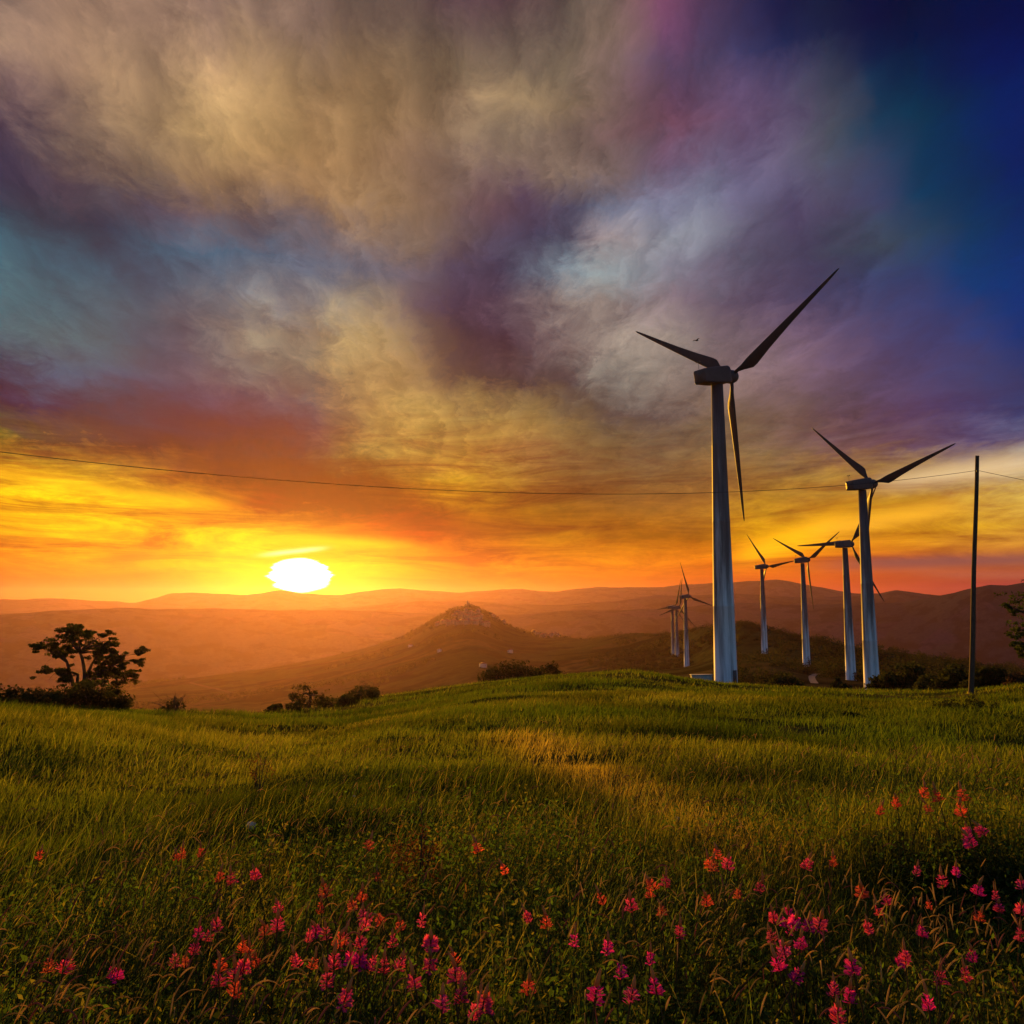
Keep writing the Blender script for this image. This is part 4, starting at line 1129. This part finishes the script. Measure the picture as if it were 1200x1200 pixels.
# cloud sheet seen in perspective: streaks run away towards a point low over the field
zz = mth('ADD', mth('MAXIMUM', dz, 0.0), 0.16)
rot = R(-4)
rx = mth('SUBTRACT', mth('MULTIPLY', dx, math.cos(rot)), mth('MULTIPLY', dy, math.sin(rot) * -1 * -1))
cx = mth('DIVIDE', rx, zz); cy = mth('DIVIDE', dy, zz)
pl = comb(cx, mth('MULTIPLY', cy, 0.62), 0.0)
n_big = noise(pl, 1.1, 4, 0.55, 0.3); n_mid = noise(pl, 3.4, 7, 0.62, 0.4); n_fin = noise(pl, 12.0, 8, 0.70, 0.5)
lowk = mrange(el, 0.5, 14, 0.10, 1.0)
wsp = nt.nodes.new('ShaderNodeSeparateColor'); L(n_big.outputs['Color'], wsp.inputs[0]); wsm = nt.nodes.new('ShaderNodeSeparateColor'); L(n_mid.outputs['Color'], wsm.inputs[0])
wa = mth('ADD', mth('MULTIPLY', mth('SUBTRACT', wsp.outputs[0], 0.5), 2.0), mth('MULTIPLY', mth('SUBTRACT', wsm.outputs[0], 0.5), 5.5))
we = mth('ADD', mth('MULTIPLY', mth('SUBTRACT', wsp.outputs[1], 0.5), 1.5), mth('MULTIPLY', mth('SUBTRACT', wsm.outputs[1], 0.5), 3.8))
wsf = nt.nodes.new('ShaderNodeSeparateColor'); L(n_fin.outputs['Color'], wsf.inputs[0])
wa = mth('ADD', wa, mth('MULTIPLY', mth('SUBTRACT', wsf.outputs[0], 0.5), 4.0)); we = mth('ADD', we, mth('MULTIPLY', mth('SUBTRACT', wsf.outputs[1], 0.5), 3.4))
az2 = mth('ADD', az, mth('MULTIPLY', wa, mrange(el, 0.5, 14, 0.5, 1.0)))
el2 = mth('ADD', el, mth('MULTIPLY', we, lowk))
u = mrange(az2, -42, 42, 0, 1, 'LINEAR')
els = [float(az_el(600, y)[1]) for y in SKY_Y][::-1]          # low to high
NS = 32
colr = None
for k, e in enumerate(els):
    st = [(i / (NS - 1), tuple(float(c) for c in sky_at(R(-42 + 84 * i / (NS - 1)), e))) for i in range(NS)]
    rp = ramp(nt, st, 'LINEAR'); L(u, rp.inputs[0])
    if colr is None: colr = rp.outputs[0]
    else: colr = mixc(mrange(el2, math.degrees(els[k - 1]), math.degrees(e), 0, 1, 'LINEAR'), colr, rp.outputs[0])
# light and dark within the clouds
det = mth('ADD', mth('MULTIPLY', mth('SUBTRACT', n_mid.outputs['Fac'], 0.5), 1.1), mth('MULTIPLY', mth('SUBTRACT', n_fin.outputs['Fac'], 0.5), 1.25))
det = mth('MULTIPLY', det, mrange(az, 8, 36, 1.0, 0.45))
det = mth('MULTIPLY', det, mrange(el, 1, 12, 0.35, 1.0))
colr = mixc(1.0, colr, mixc(mth('ADD', mth('MULTIPLY', det, 0.9), 0.5, clamp=True), (0.42, 0.44, 0.52), (1.62, 1.55, 1.42)), 'MULTIPLY')
# long wisps that fan out from low over the meadow
fx_ = mth('ADD', az2, 3.0); fy_ = mth('SUBTRACT', el2, 1.0)
fan = comb(mth('MULTIPLY', mth('ARCTAN2', fy_, fx_), 7.0), mth('MULTIPLY', mth('SQRT', mth('ADD', mth('MULTIPLY', fx_, fx_), mth('MULTIPLY', fy_, fy_))), 0.085), 5.0)
n_fan = noise(fan, 1.0, 9, 0.66, 0.5)
ff = mth('MULTIPLY', mth('MULTIPLY', mth('SUBTRACT', n_fan.outputs['Fac'], 0.5), mrange(el, 6, 15, 0.0, 1.0)), mrange(az, 16, 34, 1.0, 0.4))
colr = mixc(1.0, colr, mixc(mth('ADD', mth('MULTIPLY', ff, 2.1), 0.5, clamp=True), (0.62, 0.62, 0.66), (1.42, 1.38, 1.30)), 'MULTIPLY')
hs = nt.nodes.new('ShaderNodeHueSaturation'); L(colr, hs.inputs['Color']); L(mth('ADD', mrange(el, 6, 16, 1.0, 0.88), mth('MULTIPLY', mrange(az, 14, 30, 0.0, 0.14), mrange(el, 8, 20, 0.0, 1.0))), hs.inputs['Saturation']); colr = hs.outputs[0]
# thin level streaks low in the sky
stv = comb(mth('MULTIPLY', az, 0.085), mth('MULTIPLY', el, 0.62), 3.0)
n_s = noise(stv, 1.15, 10, 0.68, 0.9)
sfac = mth('MULTIPLY', mth('SUBTRACT', n_s.outputs['Fac'], 0.5), mrange(el, 1.0, 3.0, 0.25, 1.0)); sfac = mth('MULTIPLY', sfac, mrange(el, 8, 15, 1.0, 0.0))
glow = mrange(az, -2, 8, 1.0, 0.55)
colr = mixc(1.0, colr, mixc(mth('ADD', mth('MULTIPLY', mth('MULTIPLY', sfac, glow), 4.6), 0.5, clamp=True), (0.55, 0.40, 0.5), (1.45, 1.85, 1.5)), 'MULTIPLY')


def stroke(base, p0, p1, wdeg, col, amt, rag=0.5):
    """a single bar of cloud between two sky directions"""
    a0, e0 = [math.degrees(float(v)) for v in az_el(*p0)]; a1, e1 = [math.degrees(float(v)) for v in az_el(*p1)]
    L_ = math.hypot(a1 - a0, e1 - e0); ca, sa = (a1 - a0) / L_, (e1 - e0) / L_
    ra = mth('SUBTRACT', az, (a0 + a1) / 2); re_ = mth('SUBTRACT', el, (e0 + e1) / 2)
    al = mth('ADD', mth('MULTIPLY', ra, ca), mth('MULTIPLY', re_, sa)); ac = mth('SUBTRACT', mth('MULTIPLY', re_, ca), mth('MULTIPLY', ra, sa))
    ac = mth('ADD', ac, mth('MULTIPLY', mth('SUBTRACT', n_s.outputs['Fac'], 0.5), wdeg * 3 * rag))
    q = mth('ADD', mth('POWER', mth('ABSOLUTE', mth('DIVIDE', al, L_ * 0.55)), 4.0), mth('POWER', mth('ABSOLUTE', mth('DIVIDE', ac, wdeg)), 2.0))
    f = mth('MULTIPLY', mth('EXPONENT', mth('MULTIPLY', q, -1.0)), amt)
    return mixc(f, base, tuple(float(c) for c in lin(col)))


colr = stroke(colr, (985, 662), (1290, 652), 0.42, (112, 66, 62), 0.85)
colr = stroke(colr, (1085, 672), (1300, 676), 0.25, (150, 80, 60), 0.5)
colr = stroke(colr, (868, 652), (985, 612), 0.8, (255, 185, 15), 0.6)
colr = stroke(colr, (960, 622), (1120, 596), 0.7, (232, 165, 40), 0.6)
colr = stroke(colr, (1040, 566), (1230, 538), 0.7, (205, 175, 130), 0.7)
colr = stroke(colr, (290, 632), (470, 640), 0.45, (255, 225, 25), 0.4)
colr = stroke(colr, (60, 570), (250, 592), 0.5, (255, 215, 15), 0.35)
colr = stroke(colr, (-60, 545), (120, 572), 0.45, (250, 190, 15), 0.3)
colr = stroke(colr, (130, 655), (185, 648), 0.4, (170, 90, 15), 0.6)
# the sun: a swollen, over-bright disc with ragged cloud edges
sa_, se_ = math.degrees(saz), math.degrees(sel)
n_r = noise(comb(mth('MULTIPLY', az, 0.35), mth('MULTIPLY', el, 2.6), 1.0), 1.0, 5, 0.6)
ddx = mth('ADD', mth('SUBTRACT', az, sa_), mth('MULTIPLY', mth('SUBTRACT', n_r.outputs['Fac'], 0.5), 1.7)); dde = mth('ADD', mth('SUBTRACT', el, se_ + 0.05), mth('MULTIPLY', mth('SUBTRACT', n_r.outputs['Fac'], 0.5), 0.3))
rr2 = mth('ADD', mth('POWER', mth('DIVIDE', ddx, 1.55), 2.0), mth('POWER', mth('DIVIDE', dde, 0.88), 2.0))
disc = mrange(rr2, 2.1, 0.3, 0, 1)
halo = mth('EXPONENT', mth('MULTIPLY', mth('ADD', mth('POWER', mth('DIVIDE', ddx, 5.5), 2.0), mth('POWER', mth('DIVIDE', dde, 2.3), 2.0)), -1.0))
colr = mixc(mth('MULTIPLY', halo, 0.8), colr, (1.1, 0.60, 0.01))
colr = mixc(disc, colr, (14.0, 12.0, 8.0))
colr = stroke(colr, (312, 650), (376, 643), 0.16, (255, 250, 150), 0.9, 0.3)
# clear Nishita sky takes over behind the viewer
ns_ = nt.nodes.new('ShaderNodeTexSky'); ns_.sky_type = 'NISHITA'; ns_.sun_disc = False; ns_.sun_elevation = R(5.5); ns_.sun_rotation = saz; ns_.altitude = 700; ns_.dust_density = 2.0; ns_.ozone_density = 3.0
BG = 0.1
SKYLIGHT = 0.9
sc1 = nt.nodes.new('ShaderNodeVectorMath'); sc1.operation = 'SCALE'; sc1.inputs['Scale'].default_value = 1.0 / BG; L(colr, sc1.inputs[0])
sc2 = nt.nodes.new('ShaderNodeVectorMath'); sc2.operation = 'SCALE'; sc2.inputs['Scale'].default_value = SKYLIGHT; L(ns_.outputs[0], sc2.inputs[0])
front = mrange(mth('SUBTRACT', dy, mth('MULTIPLY', dz, 0.35)), -0.05, 0.40, 0, 1)
colr = mixc(1.0, colr, mixc(mrange(el, 43, 66, 0, 1), (1, 1, 1), (11.0, 13.5, 25.0)), 'MULTIPLY')
sc1b = L(colr, sc1.inputs[0])
fin = mixc(front, sc2.outputs[0], sc1.outputs[0])
bg = nt.nodes.new('ShaderNodeBackground'); bg.inputs['Strength'].default_value = BG; L(fin, bg.inputs['Color'])
wo = nt.nodes.new('ShaderNodeOutputWorld'); L(bg.outputs[0], wo.inputs['Surface'])
W.cycles.sampling_method = 'MANUAL'; W.cycles.sample_map_resolution = 512

sl = bpy.data.lights.new('sun', 'SUN'); sl.energy = 5.0; sl.angle = R(0.6); sl.color = (1.0, 0.45, 0.03)
so = bpy.data.objects.new('sun', sl); COL.objects.link(so)
se2 = R(6.5); dv = Vector((math.sin(saz) * math.cos(se2), math.cos(saz) * math.cos(se2), math.sin(se2)))
so.rotation_euler = dv.to_track_quat('Z', 'Y').to_euler(); so.location = dv * 100

# ------------------------------------------------------------------ camera and render settings
cam = bpy.data.cameras.new('camera'); cam.sensor_width = 36; cam.sensor_fit = 'HORIZONTAL'; cam.lens = 36.0 * F / 1200.0
cam.clip_start = 0.05; cam.clip_end = 60000
co = bpy.data.objects.new('camera', cam); COL.objects.link(co); co.location = (0, 0, EYE); co.rotation_euler = (math.pi / 2 + PITCH, 0, 0)
SC.camera = co
SC.view_settings.view_transform = 'Standard'; SC.view_settings.look = 'None'; SC.view_settings.exposure = 0.55; SC.view_settings.gamma = 1
SC.render.engine = 'CYCLES'
cy_ = SC.cycles
cy_.use_denoising = True
try: cy_.denoiser = 'OPENIMAGEDENOISE'
except Exception: pass
cy_.max_bounces = 4; cy_.diffuse_bounces = 3; cy_.transmission_bounces = 3; cy_.volume_bounces = 0; cy_.glossy_bounces = 2
cy_.sample_clamp_indirect = 4
